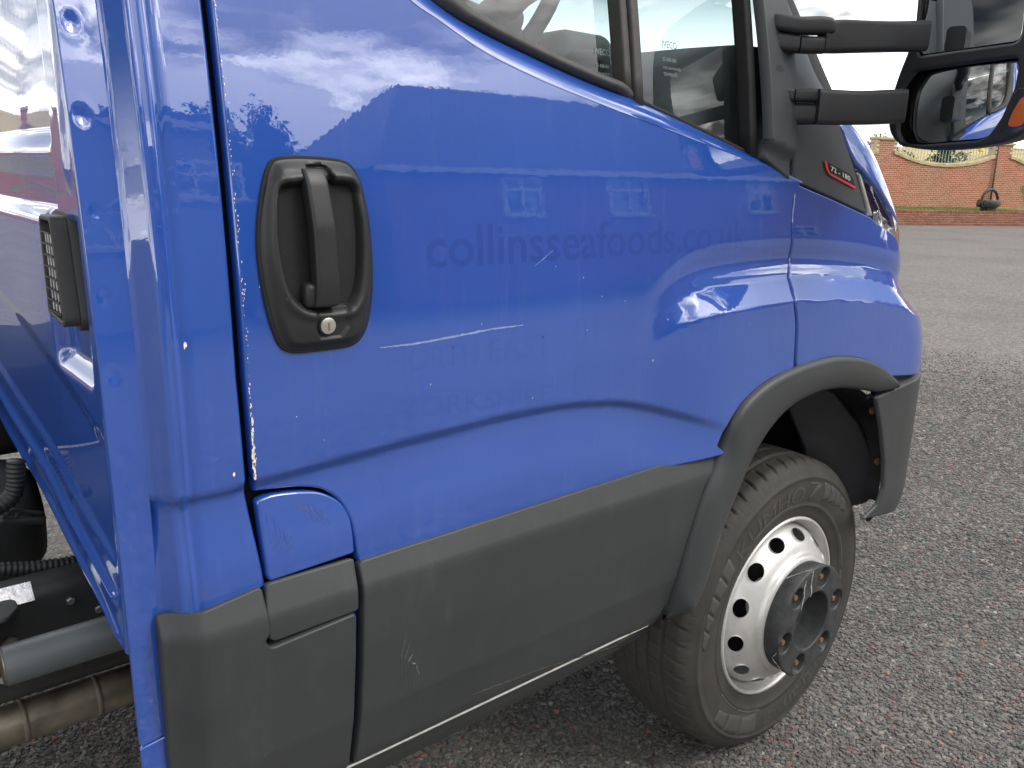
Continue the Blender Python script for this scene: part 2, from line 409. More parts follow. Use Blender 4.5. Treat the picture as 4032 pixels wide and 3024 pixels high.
# ---- side of the cab as one smooth surface y(x,z)
def smooth_table(pts, lo, hi, sig):
    g = np.linspace(lo, hi, 1200); v = np.interp(g, [p[0] for p in pts], [p[1] for p in pts]); k_ = int(4*sig/(g[1]-g[0]))
    ker = np.exp(-.5*(np.arange(-k_, k_+1)*(g[1]-g[0])/sig)**2); ker /= ker.sum()
    v = np.convolve(np.pad(v, k_, 'edge'), ker, 'valid'); return lambda q: np.interp(q, g, v)
X0 = smooth_table([(.5, .345), (.76, .353), (.925, .335), (.974, .322), (1.03, .289), (1.106, .235), (1.147, .226), (1.212, .22), (1.256, .205), (1.33, .145), (1.407, .075),
                   (1.46, -.01), (1.5, -.10), (1.55, -.16), (1.62, -.205), (1.69, -.25), (2.2, -.52)], .4, 2.3, .015)
ZS = smooth_table([(-1.45, .969), (-1.28, .976), (-1.184, .981), (-1.044, .989), (-.879, .995), (-.756, .993), (-.648, .98), (-.565, .959), (-.46, .925), (-.329, .878)], -1.6, .5, .02)
ZT = smooth_table([(-.62, 1.06), (-.585, 1.09), (-.555, 1.112), (-.52, 1.128), (-.47, 1.141), (-.415, 1.148), (-.3, 1.153), (-.176, 1.154), (0, 1.143), (.13, 1.13), (.265, 1.106), (.34, 1.079), (.6, 1.03)], -.8, .7, .012)
RF = .30
def ramp(t):                                             # straight facet with tight rounded ends
    r_ = .07; t = np.asarray(t, float); soft = lambda q: np.where(q < -r_, 0, np.where(q > r_, q, (q+r_)**2/(4*r_)))
    return soft(t)-soft(t-1)
def body_y(x, z):
    x = np.asarray(x, float); z = np.asarray(z, float)
    y = -.04+.16*np.clip(z-1.0, 0, None)**2
    fade = 1-sst((x+.52)/.20); A = .0105*fade; d = ZS(x)-z
    y = y+A*sst(d/.021)-A*1.05*sst((d-.017)/.11)
    zt = ZT(x); B = .030*sst((x+.60)/.22)
    y = y-B*ramp((zt-z)/.042)+.26*B*np.exp(-((z-zt-.034)/.026)**2)
    a = np.clip((x-X0(z))/RF, 0, .985); y = y+RF*(1-np.sqrt(1-a*a))
    y = y+.030*sst((-1.366-x)/.030)-.0045*np.exp(-((x+1.3655)/.0055)**2)+.003*np.exp(-((x+1.354)/.006)**2)                      # the rear corner turns in towards the welded flange
    return y
def wrap(s, z):
    x0 = X0(z); a = np.clip((s-x0)/RF, 0, 1.38); return np.where(s > x0, x0+RF*np.sin(a), s)
def fbody(off=0.0):
    def f(s, z):
        s = np.asarray(s, float); z = np.asarray(z, float); x = wrap(s, z); return np.stack([x, body_y(x, z)+off, z], -1)
    return f
def hit(ox, oy, off=0.0, fy=body_y):
    """(s,z) where a sight line meets the cab side"""
    d = ray(ox, oy); t = np.linspace(.5, 3.4, 1500); P = CAM+t[:, None]*d; g = P[:, 1]-(fy(P[:, 0], P[:, 2])+off)
    i = np.argmax(g > 0); a, b = t[i-1], t[i]
    for _ in range(30):
        m_ = .5*(a+b); p = CAM+m_*d
        if p[1]-(fy(p[0], p[2])+off) > 0: b = m_
        else: a = m_
    p = CAM+b*d; x0 = float(X0(p[2])); s = p[0]
    if p[0] > x0: s = x0+RF*math.asin(min(.98, (p[0]-x0)/RF))
    return np.array([s, p[2]])
def H(pts, off=0.0, fy=body_y): return np.array([hit(a, b, off, fy) for a, b in pts])

# ---- rear corner panel of the cab
door_rear = -1.2815; corner_front = -1.2925
corner = np.array([(-1.398, 2.05), (-1.398, .818), (-1.345, .818), (corner_front+.021, .830), (corner_front+.004, .97), (corner_front, 1.1), (corner_front, 2.05)])
panel('corner_panel', fillet(corner, .004), fbody(), 'blue_paint', truck, grid=.012, ret=.02, bev=.004)
# ---- welded flange behind it, with the spot-weld dimples
dimp = [hit(a, b, -.008) for a, b in ((157, 45), (180, 250), (211, 458), (229, 645), (249, 815), (272, 990), (290, 1105), (303, 1218), (322, 1332))]
def flange_y(x, z):
    y = -.012+.16*np.clip(z-1.0, 0, None)**2+0*x
    for a, b in dimp: y = y+(.0035 if b > 1.30 else .0015)*np.exp(-(((x-a)/.006)**2+((z-b)/.008)**2))-(.0012 if b > 1.30 else .0005)*np.exp(-(((x-a)/.011)**2+((z-b)/.013)**2))
    return y
for a in dimp: a[0] = min(max(a[0], -1.424), -1.408)
fl = np.array([(-1.433, 2.05), (-1.431, 1.2), (-1.4255, .655), (-1.390, .660), (-1.391, 1.2), (-1.391, 2.05)])
panel('rear_flange', fl, lambda s, z: np.stack([s, flange_y(s, z), z], -1), 'blue_paint', truck, grid=.0045, ret=.006, bev=.0012, step=.006)
lowf = np.array([(-1.4255, .6535), (-1.424, .3), (-1.385, .3), (-1.390, .6585)])
panel('lower_flange', lowf, lambda s, z: np.stack([s, flange_y(s, z)-.0015+.05*np.clip(.56-z, 0, 1), z], -1), 'blue_paint', truck, grid=.01, ret=.006, bev=.0012)

# ---- door skin
cre = [(-1.12, 2.05), (-1.13, 1.85), (-1.125, 1.72), (-1.10, 1.63), (-1.06, 1.578), (-1.016, 1.546), (-.977, 1.529), (-.908, 1.499), (-.823, 1.475), (-.73, 1.455), (-.571, 1.425), (-.449, 1.402), (-.251, 1.365), (-.131, 1.3385)]
crease = catmull(cre, 6)
flap_arc = H([(556, 1060), (600, 1056), (655, 1052), (700, 1058), (735, 1082), (757, 1120), (768, 1165), (772, 1196)], 0)
flap_arc[0][0] = door_rear+.006
sw = resample(catmull(flap_arc, 6), .006)
arch = H([(1551, 964), (1575, 915), (1612, 862), (1660, 822), (1716, 795)])
arch = catmull(arch, 5)
front = H([(1716, 780), (1720, 700), (1716, 650), (1702, 601), (1704, 560), (1711, 480), (1714, 430)])
front = catmull(front, 5)
d_out = np.vstack([[(door_rear, 2.05), (door_rear, 1.1), (door_rear+.003, .985), (door_rear+.006, .962)], sw, [(sw[-1][0]+.002, .824)], [(-.366, .834)], arch, front, crease[::-1]])
door = panel('door', d_out, fbody(), 'blue_paint', truck, grid=.0062, ret=.018, bev=.0035, step=.0058)
# belt strip between the crease and the window rubber, tilted to the sky
win = catmull([(-1.07, 2.05), (-1.08, 1.85), (-1.075, 1.73), (-1.05, 1.64), (-1.01, 1.585), (-.971, 1.556), (-.925, 1.536), (-.843, 1.513), (-.703, 1.48), (-.562, 1.454), (-.413, 1.419), (-.30, 1.391), (-.208, 1.37), (-.125, 1.349)], 6)
n = 150; C1 = resample_n(crease, n); W1 = resample_n(win, n); secs = []
for a, b in zip(C1, W1):
    dd = (a-b)/(np.linalg.norm(a-b)+1e-9); a = a+dd*.0055; ya = float(body_y(*a))-.0006; yb = float(body_y(*b))+.026; row = []
    for t in np.linspace(0, 1, 9):
        q = a*(1-t)+b*t; row.append((q[0], ya+(yb-ya)*(t**1.35)-.0015*math.sin(math.pi*t)-.0002, q[1]))
    row.append((b[0], yb+.02, b[1]+.002)); secs.append(row)
V, F = loft(secs, closed=False); obj('belt_strip', V, [f[::-1] for f in F], 'blue_paint', door)
# dark seal and door shell behind the shut lines
shell = np.array([(-1.385, .47), (-1.385, 2.05), (-1.10, 2.05), (-1.05, 1.62), (-.9, 1.49), (-.2, 1.35), (.02, 1.29), (.02, 1.0), (-.14, .985), (-.30, .93), (-.42, .80), (-.52, .47)])
panel('door_frame', shell, fbody(.034), 'gap_black', truck, grid=.05, ret=.01, bev=.002)
panel('cab_inner_side', fillet(shell, .01), fbody(.050), 'cab_trim', truck, grid=.06, ret=.005, bev=.001)

# ---- filler flap: blue lid above, plastic lower half
Zs = ((500, 1700), 1.58)
def zz(pts, zt): return [z2(a, b, *zt) for a, b in pts]
lid = H(zz([(808, 430), (900, 395), (1010, 378), (1110, 371), (1200, 377), (1290, 412), (1350, 465), (1388, 540), (1408, 650), (1416, 755), (880, 938), (846, 700)], Zs))
lid = np.vstack([[lid[0]], catmull(lid[:10], 4)[1:-1], [lid[9]], [lid[10]], [lid[11]]])
flap = panel('filler_flap', fillet(lid, [.006 if i in (0, len(lid)-3, len(lid)-2) else 0 for i in range(len(lid))]), fbody(-.001), 'blue_paint', truck, grid=.010, ret=.016, bev=.0035, step=.005)
CL = smooth_table([(.40, .035), (.46, -.005), (.52, -.034), (.60, -.052), (.70, -.0605), (.793, -.0640), (.800, -.0632), (.848, -.0445), (.9, -.030)], .3, 1.0, .0025)
def clad_y(x, z): x = np.asarray(x, float); return CL(z)+.030*sst((-1.352-x)/.045)
def fclad(s, z): s = np.asarray(s, float); z = np.asarray(z, float); return np.stack([s, clad_y(s, z), z], -1)
fp = H(zz([(868, 944), (1412, 782), (1428, 880), (1444, 1010), (1446, 1112), (930, 1306), (888, 1296), (872, 1120)], Zs), 0, clad_y)
panel('flap_cladding', fillet(fp, .004), fclad, 'grey_plastic', flap, grid=.010, ret=.016, bev=.003, step=.005)
# ---- rear lower cladding, notched under the flap
xr = -1.2745; xn = H(zz([(1430, 1150)], Zs), 0, clad_y)[0]; nb = H(zz([(886, 1362)], Zs), 0, clad_y)[0]
rc = np.array([(-1.397, .40), (-1.397, .8275), (-1.352, .8295), (xr-.0055, .838), (xr-.002, .78), (nb[0]-.004, nb[1]+.012), (nb[0]+.003, nb[1]+.001), (xn[0], xn[1]+.004), (xn[0]-.001, .6), (xn[0]+.002, .40)])
panel('corner_cladding', fillet(rc, [.0, .004, .01, .004, .0, .003, .004, .004, 0, 0]), fclad, 'grey_plastic', truck, grid=.011, ret=.02, bev=.0026, step=.006)
# ---- door cladding and sill
dcl = np.vstack([[(xn[0]+.012, .8325), (-.3615, .8425)], H([(1546, 972), (1524, 1050), (1492, 1148), (1462, 1248), (1438, 1320), (1414, 1348)], 0, clad_y)[1:], [(-.60, .507), (-.9, .5065), (xn[0]+.010, .5055)]])
dc = panel('door_cladding', fillet(dcl, [.003]*2+[0]*4+[.008]+[0, 0, .003]), fclad, 'grey_plastic', door, grid=.011, ret=.018, bev=.0026, step=.007)
sl_ = np.vstack([[(-1.16, .5015), (-.508, .5025)], [(-.52, .478), (-.56, .452), (-.62, .447), (-.70, .440), (-.80, .437), (-1.0, .432), (-1.16, .428)]])
panel('sill', sl_, lambda s, z: np.stack([s, CL(z)+.004, z], -1), 'grey_plastic', truck, grid=.014, ret=.06, bev=.004, step=.008)
# thin pale lip along the sill
V, F = tube([(-1.16+.01*i, float(CL(.503))+.0015, .5030) for i in range(0, 66)], .0022, 6); obj('sill_lip', V, F, 'pale_lip', truck)
# shadow gap strip visible at the front of the lower corner cladding
panel('lower_shut_face', np.array([(xn[0]-.006, .40), (xn[0]+.016, .40), (xn[0]+.016, .835), (xn[0]-.006, .80)]), lambda s, z: np.stack([s, CL(z)+.024, z], -1), 'blue_paint', truck, grid=.03, ret=.004, bev=.001)

# ---- front wing
arch_f = catmull(H([(1722, 793), (1760, 781), (1800, 771), (1855, 774), (1898, 792), (1921, 813)]), 5)
wing_top = catmull(np.vstack([H([(1719, 396), (1760, 414), (1800, 431), (1840, 450), (1880, 469), (1893, 481)]), [(.262, 1.222), (.30, 1.196), (.345, 1.165), (.40, 1.14), (.50, 1.12), (.60, 1.11)]]), 5)
seam_f = catmull(H([(1719, 430), (1714, 480), (1708, 560), (1707, 602), (1721, 650), (1725, 700), (1722, 780)]), 5)
w_out = np.vstack([wing_top, [(.68, 1.0), (.72, .885), (.62, .884), (.50, .884), (.40, .886)], arch_f[::-1], seam_f[::-1]])
wing = panel('front_wing', w_out, fbody(), 'blue_paint', truck, grid=.008, ret=.016, bev=.003, step=.008)

# ---- black panel at the foot of the windscreen, carrying the badge
bp_l = H([(1719, 390), (1718, 300), (1718, 200), (1717, 60)])
bp_low = H([(1719, 390), (1800, 426), (1876, 462)])
bp = np.vstack([bp_low, H([(1846, 354), (1835, 322), (1818, 272), (1800, 232)]), [(.10, 1.50), (.06, 1.62), (-.02, 1.75), (-.2, 1.72), (-.236, 1.60)], bp_l[::-1][1:]])
bpan = panel('screen_panel', fillet(bp, .004), fbody(.003), 'wing_plastic', truck, grid=.014, ret=.012, bev=.003, step=.008)
# badge: black plaque, red rule and figures
Zb = ((3000, 550), 2.765)
def hb(pts, off=.0): return H(zz(pts, Zb), off)
pl = hb([(668, 232), (702, 240), (950, 372), (985, 420), (1006, 515), (996, 534), (735, 392), (705, 362), (684, 310)], .003)
badge = panel('badge', fillet(pl, .002), fbody(.0008), 'gap_black', bpan, grid=.008, ret=.003, bev=.0008, step=.004)
rr_ = hb([(668, 232), (692, 236), (706, 310), (722, 352), (745, 372), (1006, 512), (996, 534), (735, 392), (705, 362), (684, 310)], .003)
panel('badge_rule', rr_, fbody(-.0006), 'badge_red', bpan, grid=.008, ret=.002, bev=.0006, step=.003)
a0 = hb([(745, 335)], .0)[0]; a1 = hb([(958, 452)], .0)[0]
TV, TF = text_mesh('72 - 180', 1.0, cut=.2, off=.012); wd = TV[:, 0].max(); e1 = (a1-a0)/wd; hgt = np.linalg.norm(hb([(760, 295)], .0)[0]-hb([(748, 345)], .0)[0])/.72
P2 = a0+TV[:, :1]*e1+TV[:, 1:]*np.array([-.002/.02*hgt, hgt]); P3 = fbody(-.0012)(P2[:, 0], P2[:, 1]); obj('badge_figures', P3, TF, 'badge_silver', bpan, False)

# ---- bonnet edge and headlamp on the same nose surface
bon = np.vstack([H([(1819, 272), (1838, 322), (1852, 350)]), [(.20, 1.318), (.245, 1.292), (.30, 1.262), (.36, 1.24), (.46, 1.25), (.46, 1.42), (.30, 1.478), (.12, 1.486), (.06, 1.474)]])
panel('bonnet', fillet(bon, .006), fbody(.004), 'blue_paint', truck, grid=.014, ret=.016, bev=.005, step=.008)
hl = np.vstack([H([(1853, 358), (1880, 464), (1897, 482)]), [(.264, 1.214), (.30, 1.188), (.345, 1.156), (.40, 1.13), (.5, 1.115), (.55, 1.23), (.36, 1.232), (.30, 1.254), (.245, 1.283), (.20, 1.308)]])
hl = fillet(hl, .004)
lamp = panel('headlamp', hl, fbody(.040), 'lamp_dark', truck, grid=.016, ret=.01, bev=.003, step=.008)
panel('lamp_lens', hl, fbody(.005), 'lamp_glass', lamp, grid=.014, ret=.012, bev=.004, step=.008)
lt = H([(1856, 372), (1881, 466)]); panel('lamp_trim', np.array([lt[0], lt[1], lt[1]+[.014, .0], lt[0]+[.014, -.006]]), fbody(.002), 'bright_steel', lamp, grid=.01, ret=.008, bev=.002, step=.006)
rf = np.array([(.225, 1.285), (.235, 1.25), (.27, 1.22), (.33, 1.18), (.40, 1.15), (.43, 1.2), (.34, 1.225), (.28, 1.25)]); panel('lamp_reflector', fillet(rf, .01), lambda s, z: fbody(.026)(s, z)+np.stack([0*s, .006*np.sin(s*110)*np.cos(z*70), 0*s], -1), 'chrome_reflector', lamp, grid=.008, ret=.012, bev=.003)

# ---- wheel arch flare
fo = np.vstack([H([(1386, 1391), (1408, 1364), (1436, 1324), (1462, 1250), (1492, 1150), (1524, 1051), (1550, 962)], 0, clad_y)[0:], H([(1575, 913), (1612, 860), (1660, 820), (1720, 791), (1760, 779), (1800, 769), (1855, 772), (1898, 790), (1924, 815)])])
fi = np.array([tuple(on_y(a, b, -.058)[[0, 2]]) for a, b in ((1390, 1395), (1428, 1371), (1464, 1337), (1496, 1292), (1520, 1230), (1545, 1150), (1572, 1080), (1622, 968), (1680, 889), (1740, 850), (1800, 835), (1850, 838), (1885, 842))]+[(.285, .868)])
FO = resample_n(catmull(fo, 6), 110); FI = resample_n(catmull(fi, 6), 110); secs = []
YO = np.array([min(float(body_y(*a)), -.03)*sst((a[1]-.82)/.05)+float(clad_y(*a))*(1-sst((a[1]-.82)/.05)) for a in FO])
ker_ = np.exp(-.5*(np.arange(-8, 9)/3.)**2); ker_ /= ker_.sum()
smo = lambda v: np.convolve(np.pad(v, 8, 'edge'), ker_, 'valid')
FO[4:-4, 0] = smo(FO[:, 0])[4:-4]; FO[4:-4, 1] = smo(FO[:, 1])[4:-4]; YO = smo(YO)
for i, (a, b) in enumerate(zip(FO, FI)):
    yo = float(YO[i])
    wv_ = np.linalg.norm(a-b); mid = (yo-.010)*(1-float(sst((wv_-.015)/.04)))+(-.084)*float(sst((wv_-.015)/.04)); row = [(a[0], yo+.012, a[1])]
    row.append((a[0], yo-.005, a[1]))
    for t, y_ in ((.06, yo-.011), (.16, .5*(yo-.011)+.5*mid), (.32, mid), (.5, mid-.002), (.72, mid+.002), (.9, mid+.006), (.98, mid+.011)):
        q = a*(1-t)+b*t; row.append((q[0], y_, q[1]))
    dn = (b-a)/(wv_+1e-6); q = b+dn*.003; rk = .12+.88*float(sst(i/16)); row += [(q[0], mid+.018*rk, q[1]), (q[0], mid+.05*rk, q[1]), (b[0]-dn[0]*.004, mid+.09*rk, b[1]-dn[1]*.004)]
    secs.append(row)
secs = [q for q, a in zip(secs, FO) if a[1] > .512 or a[0] > 0]; V, F = loft(secs, closed=False); obj('arch_flare', V, [f[::-1] for f in F], 'grey_plastic', truck)

# ---- bumper corner
def bump_y(x, z):
    y = -.070+.05*np.clip((z-.80)/.1, 0, 1)**2*0+.06*np.clip((.60-z)/.2, 0, 1)**2
    a = np.clip((np.asarray(x)-.345)/.30, 0, .985); return y+.30*(1-np.sqrt(1-a*a))
def fbump(s, z):
    s = np.asarray(s, float); z = np.asarray(z, float); x0 = .345; a = np.clip((s-x0)/.30, 0, 1.38); x = np.where(s > x0, x0+.30*np.sin(a), s); return np.stack([x, bump_y(x, z), z], -1)
bl = [tuple(on_y(a, b, -.068)[[0, 2]]) for a, b in ((1892, 858), (1904, 930), (1910, 1000), (1908, 1055), (1896, 1092), (1868, 1124))]
bo = np.array([(bl[0][0]-.01, .858)]+bl+[(.40, .52), (.52, .545), (.74, .55), (.74, .874), (.50, .874), (.36, .872)])
bumper = panel('bumper', fillet(bo, [.012]+[0]*8+[0, .01, 0, 0]), fbump, 'grey_plastic', truck, grid=.016, ret=.010, bev=.005, step=.008)
secs = []
for s in np.linspace(.20, .74, 30):
    p = fbump(np.array([s]), np.array([.8705]))[0]; q = fbump(np.array([s]), np.array([.886]))[0]
    secs.append([(p[0], p[1]+.004, .8695), (p[0], p[1]+.012, .876), (p[0]-.01*(s > .4), p[1]+.05, .884), (p[0]-.02*(s > .4), p[1]+.12, .884)])
V, F = loft(secs, closed=False); obj('bumper_ledge', V, [f[::-1] for f in F], 'grey_plastic', bumper)
# ---- door handle
Zh = ((800, 500), 1.6588)
bz = H(zz([(450, 202), (560, 186), (720, 190), (880, 208), (948, 238), (985, 282), (1020, 350), (1050, 470), (1075, 600), (1092, 760), (1100, 900), (1100, 1050), (1085, 1200), (1060, 1310), (1020, 1385), (965, 1425), (880, 1445), (740, 1462), (620, 1475), (555, 1471), (505, 1445), (470, 1390), (430, 1280), (390, 1120), (360, 950), (343, 780), (345, 620), (360, 470), (385, 330), (412, 248)], Zh))
bz = resample(catmull(bz, 5, True), .004, True)
if area2(bz) < 0: bz = bz[::-1]
inb = offset(bz, .0035)[0]
pk = H(zz([(505, 395), (580, 372), (680, 362), (840, 356), (950, 366), (1000, 405), (1018, 500), (1035, 700), (1036, 900), (1020, 1050), (985, 1135), (925, 1182), (720, 1196), (620, 1155), (565, 1080), (525, 950), (500, 800), (489, 650), (489, 500)], Zh), -.012)
pk = resample(catmull(pk, 5, True), .004, True)
slot = H(zz([(672, 250), (700, 240), (780, 240), (815, 255), (850, 340), (860, 420), (672, 430)], Zh), -.012)
lp = H(zz([(725, 1170), (950, 1160), (950, 1300), (900, 1375), (760, 1385), (730, 1330)], Zh), -.012)
def sdist(poly, P): d = border_dist(poly, P); return np.where(inside(poly, P), d, -d)
def bezel(s, z):
    P = np.stack([np.asarray(s, float), np.asarray(z, float)], -1); b = np.clip(sdist(inb, P), 0, 1)
    h = .006+.008*sst(b/.012)+.003*sst(b/.03); dp = sdist(pk, P)
    h = h+.0035*np.exp(-((dp+.007)/.006)**2)-.030*sst((dp+.004)/.020)-.026*sst(dp/.050)
    h = h-.010*sst((sdist(slot, P)+.001)/.005)-.004*sst((sdist(lp, P)+.001)/.005)
    return np.stack([s, body_y(s, z)-h, z], -1)
panel('handle_gasket', bz, lambda s, z: fbody(-.0045)(s, z), 'gap_black', door, grid=.012, ret=.008, bev=.002, step=.004)
panel('handle_surround', inb, bezel, 'handle_plastic', door, grid=.0028, ret=.008, bev=.0012, step=.003)
gp = H(zz([(748, 262), (752, 300), (768, 420), (785, 560), (802, 720), (815, 880), (826, 1030), (832, 1150), (828, 1196)], Zh), -.03)
gpc = catmull(gp, 5); secs = []
hy = np.interp(np.linspace(0, 1, len(gpc)), [0, .06, .2, .45, .75, .93, 1], [.004, .018, .026, .031, .029, .024, .012])
wd = np.interp(np.linspace(0, 1, len(gpc)), [0, .06, .3, .7, .95, 1], [.024, .0275, .0285, .030, .031, .028])
for (x, z), h_, w_ in zip(gpc, hy, wd):
    yb_ = float(body_y(x, z))
    secs.append([(x+a, yb_-h_+.009-b, z) for a, b in rrect(w_, .020, .0045)])
V, F = loft(secs); obj('handle_grip', V, F, 'handle_plastic', door)
foot = gp[7]; V, F = box((foot[0]-.012, float(body_y(*foot))-.004, foot[1]+.008), (.028, .034, .030), .006); obj('grip_foot', V, F, 'handle_plastic', door)
lc = H(zz([(810, 1297)], Zh), -.014)[0]; yl = float(body_y(*lc))
V, F = tube([(lc[0], yl-.004, lc[1]), (lc[0], yl-.0175, lc[1]), (lc[0], yl-.0178, lc[1])], .0098, 32, rfun=lambda t: .0098 if t < .9 else .0092); lock = MB().add(V, F).build('lock_cylinder', 'lock_metal', door, True, 30)
V, F = tube([(lc[0], yl-.004, lc[1]), (lc[0], yl-.0162, lc[1])], .0118, 32); MB().add(V, F).build('lock_ring', 'gap_black', door, True, 30)
V, F = box((lc[0]+.0005, yl-.0179, lc[1]-.0005), (.0026, .0008, .0095)); obj('key_slot', V, F, 'dusty_steel', door, False)

# ---- ghost of the removed lettering, scratches and chips on the door
def decal(name, body, p0, p1, hpx, mat, lift=-.00012, spacing=1.0, boldness=0.0):
    a = hit(*p0); b = hit(*p1); TV, TF = text_mesh(body, 1.0, cut=.12, spacing=spacing, off=boldness); wd = TV[:, 0].max()-TV[:, 0].min()
    top = hit(p0[0]-hpx*.09, p0[1]-hpx); up = (top-a)/.7; e = (b-a)/wd
    P = a+(TV[:, :1]-TV[:, 0].min())*e+TV[:, 1:]*np.array([0, up[1]]); fb = fbody(lift); e_ = 1e-4; N3 = np.cross(fb(P[:, 0]+e_, P[:, 1])-fb(P[:, 0]-e_, P[:, 1]), fb(P[:, 0], P[:, 1]+e_)-fb(P[:, 0], P[:, 1]-e_)); N3 /= np.linalg.norm(N3, axis=1)[:, None]
    o = obj(name, fb(P[:, 0], P[:, 1]), TF, mat, door, True, N3)
    if mat == 'faint_lettering': o['kind'] = 'stuff'
    return o
decal('web_lettering', 'collinsseafoods.co.uk', (922, 578), (1612, 536), 92, 'old_lettering', boldness=.012)
decal('phone_lettering', '01325', (1240, 748), (1385, 729), 62, 'faint_lettering'); decal('phone_lettering', '315544', (1412, 726), (1600, 700), 58, 'faint_lettering')
decal('phone_lettering', '0113', (1236, 855), (1350, 836), 62, 'faint_lettering'); decal('phone_lettering', '240', (1385, 829), (1480, 812), 58, 'faint_lettering')
decal('place_lettering', 'NORTH', (838, 808), (1030, 785), 52, 'faint_lettering'); decal('place_lettering', 'EAST', (1058, 782), (1190, 765), 50, 'faint_lettering')
decal('place_lettering', 'YORKSHIRE', (862, 906), (1190, 868), 44, 'faint_lettering')
def streak(name, pts, w0, mat, parent=None, fy=None, off=-.0005, jag=.25, seed=1):
    r_ = random.Random(seed); P = resample(np.array([hit(a, b) if fy is None else hit(a, b, 0, fy) for a, b in pts]), .004); n_ = len(P); V = []
    fn = body_y if fy is None else fy
    for i, q in enumerate(P):
        t = i/(n_-1); ww = w0*(math.sin(math.pi*min(1, max(0, .06+.9*t)))**.5)*(1+jag*r_.uniform(-1, 1)); j_ = w0*.4*r_.uniform(-1, 1)*jag
        for sgn in (-1, 1): V.append((q[0], float(fn(q[0], q[1]))+off, q[1]+j_+sgn*ww/2))
    F = [(2*i, 2*i+2, 2*i+3, 2*i+1) for i in range(n_-1)]
    return obj(name, V, F, mat, parent or door, False)
streak('scratch', [(820, 751), (900, 742), (980, 727), (1060, 711), (1130, 702)], .0028, 'paint_scratch', seed=3)
streak('scratch', [(905, 742), (970, 730), (1030, 718)], .0012, 'paint_scratch', seed=4)
for k_ in range(9): streak('flap_scuff', [(572+k_*6+3*(k_ % 3), 1100+k_*7), (580+k_*7, 1150+k_*5), (592+k_*6, 1205-k_*2)], .0022, 'haze_patch', flap, None, -.0016, .9, 70+k_)
for k_ in range(5): streak('flap_scuff', [(640+k_*12, 1085+k_*3), (655+k_*12, 1100+k_*4), (662+k_*13, 1125+k_*3)], .0040, 'haze_patch', flap, None, -.0016, .9, 90+k_)
streak('scratch', [(1155, 575), (1195, 540)], .0009, 'paint_scratch', seed=5)
streak('scratch', [(1430, 380), (1433, 560), (1440, 800), (1432, 960)], .0007, 'haze_patch', seed=6)
streak('scratch', [(800, 900), (815, 1010), (838, 1100)], .0006, 'haze_patch', seed=8)
for k_ in range(7): streak('scratch', [(1030+k_*47, 448+k_*9), (1040+k_*47, 490+k_*9), (1048+k_*47, 560+k_*3)], .0005, 'haze_patch', seed=20+k_)
for k_ in range(5): streak('cladding_scuff', [(868+k_*8, 1478+k_*9), (866+k_*8, 1420+k_*4), (878+k_*7, 1368+k_*22)], .0035, 'scuffed_plastic', dc, clad_y, -.0006, .6, 40+k_)
streak('cladding_scuff', [(1020, 1500), (1180, 1440), (1330, 1395), (1400, 1330)], .0016, 'dusty_steel', dc, clad_y, -.0005, .8, 61)
def chips(name, spots, mat, parent, seed):
    r_ = random.Random(seed); mb = MB()
    for (s, z, rad) in spots:
        k_ = r_.randint(5, 8); V = []
        for i in range(k_):
            a = 2*math.pi*i/k_; q = rad*r_.uniform(.45, 1.15); ss, zz_ = s+q*math.cos(a)*.6, z+q*math.sin(a)*1.3; p = fbody(-.0006)(np.array([ss]), np.array([zz_]))[0]; V.append(tuple(p))
        mb.add(V, [tuple(range(k_))])
    o = mb.build(name, mat, parent, False); o['kind'] = 'stuff'; return o
sp = []
for i in range(130):
    z = 1.0+.55*random.random()**1.6 if random.random() < .8 else random.uniform(.97, 1.5); sp.append((door_rear+.0022+abs(random.gauss(0, .0016)), z, random.uniform(.0005, .0016)*(1.3 if z < 1.1 else .8)))
for i in range(26): sp.append((door_rear+.0024+random.random()*.002, random.uniform(.975, 1.05), random.uniform(.0016, .0035)))
chips('edge_chips', sp, 'chip_primer', door, 2)
sp = [tuple(hit(a, b))+(r_,) for a, b, r_ in ((400, 746, .0030), (398, 752, .0015), (506, 1024, .0032), (1410, 778, .0022), (1268, 713, .0012), (1040, 700, .001), (1572, 657, .0012), (1620, 700, .001), (640, 900, .001), (700, 950, .0008), (1300, 640, .001), (1150, 860, .0012), (1260, 600, .0012), (1200, 575, .001), (560, 620, .001), (1350, 650, .0012), (1442, 690, .0014), (930, 830, .001))]
chips('stone_chips', sp, 'chip_primer', door, 5)

# ---- back wall of the cab, seen at a grazing angle
lo_e = lambda Y: np.interp(Y, [-.02, .0, .269, .707, 2.0], [.770, .781, .841, .898, .93])
lo_s = smooth_table([(-.1, .7675), (-.02, .770), (.0, .781), (.269, .841), (.707, .898), (2.0, .93)], -.1, 2.0, .05)
def back_x(Y, z):
    Y = np.asarray(Y, float); z = np.asarray(z, float); d = np.zeros(np.broadcast(Y, z).shape)
    d = d+.013*sst((Y-.105)/.025)*(sst((z-1.345)/.030)+sst((z-1.262)/.028)*(1-sst((z-1.318)/.028)))
    d = d+.016*sst((Y-.020)/.02)*(1-sst((Y-.17)/.03))*sst((z-1.085)/.03)*(1-sst((z-1.262)/.02))
    e = z-lo_s(Y); d = d-.007*np.exp(-((e-.062)/.010)**2)-.005*np.exp(-((e-.012)/.009)**2)+.004*sst((e-.10)/.02)-.004*sst((e-.24)/.03)
    d = d-.006*np.exp(-((Y-.035)/.012)**2)*sst((z-1.30)/.03)
    d = d*sst((Y-.16*np.clip(z-1, 0, 1)**2+.004)/.02)+.0012*np.sin(Y*16+z*9)*np.cos(z*13+1)
    return -1.4305+d
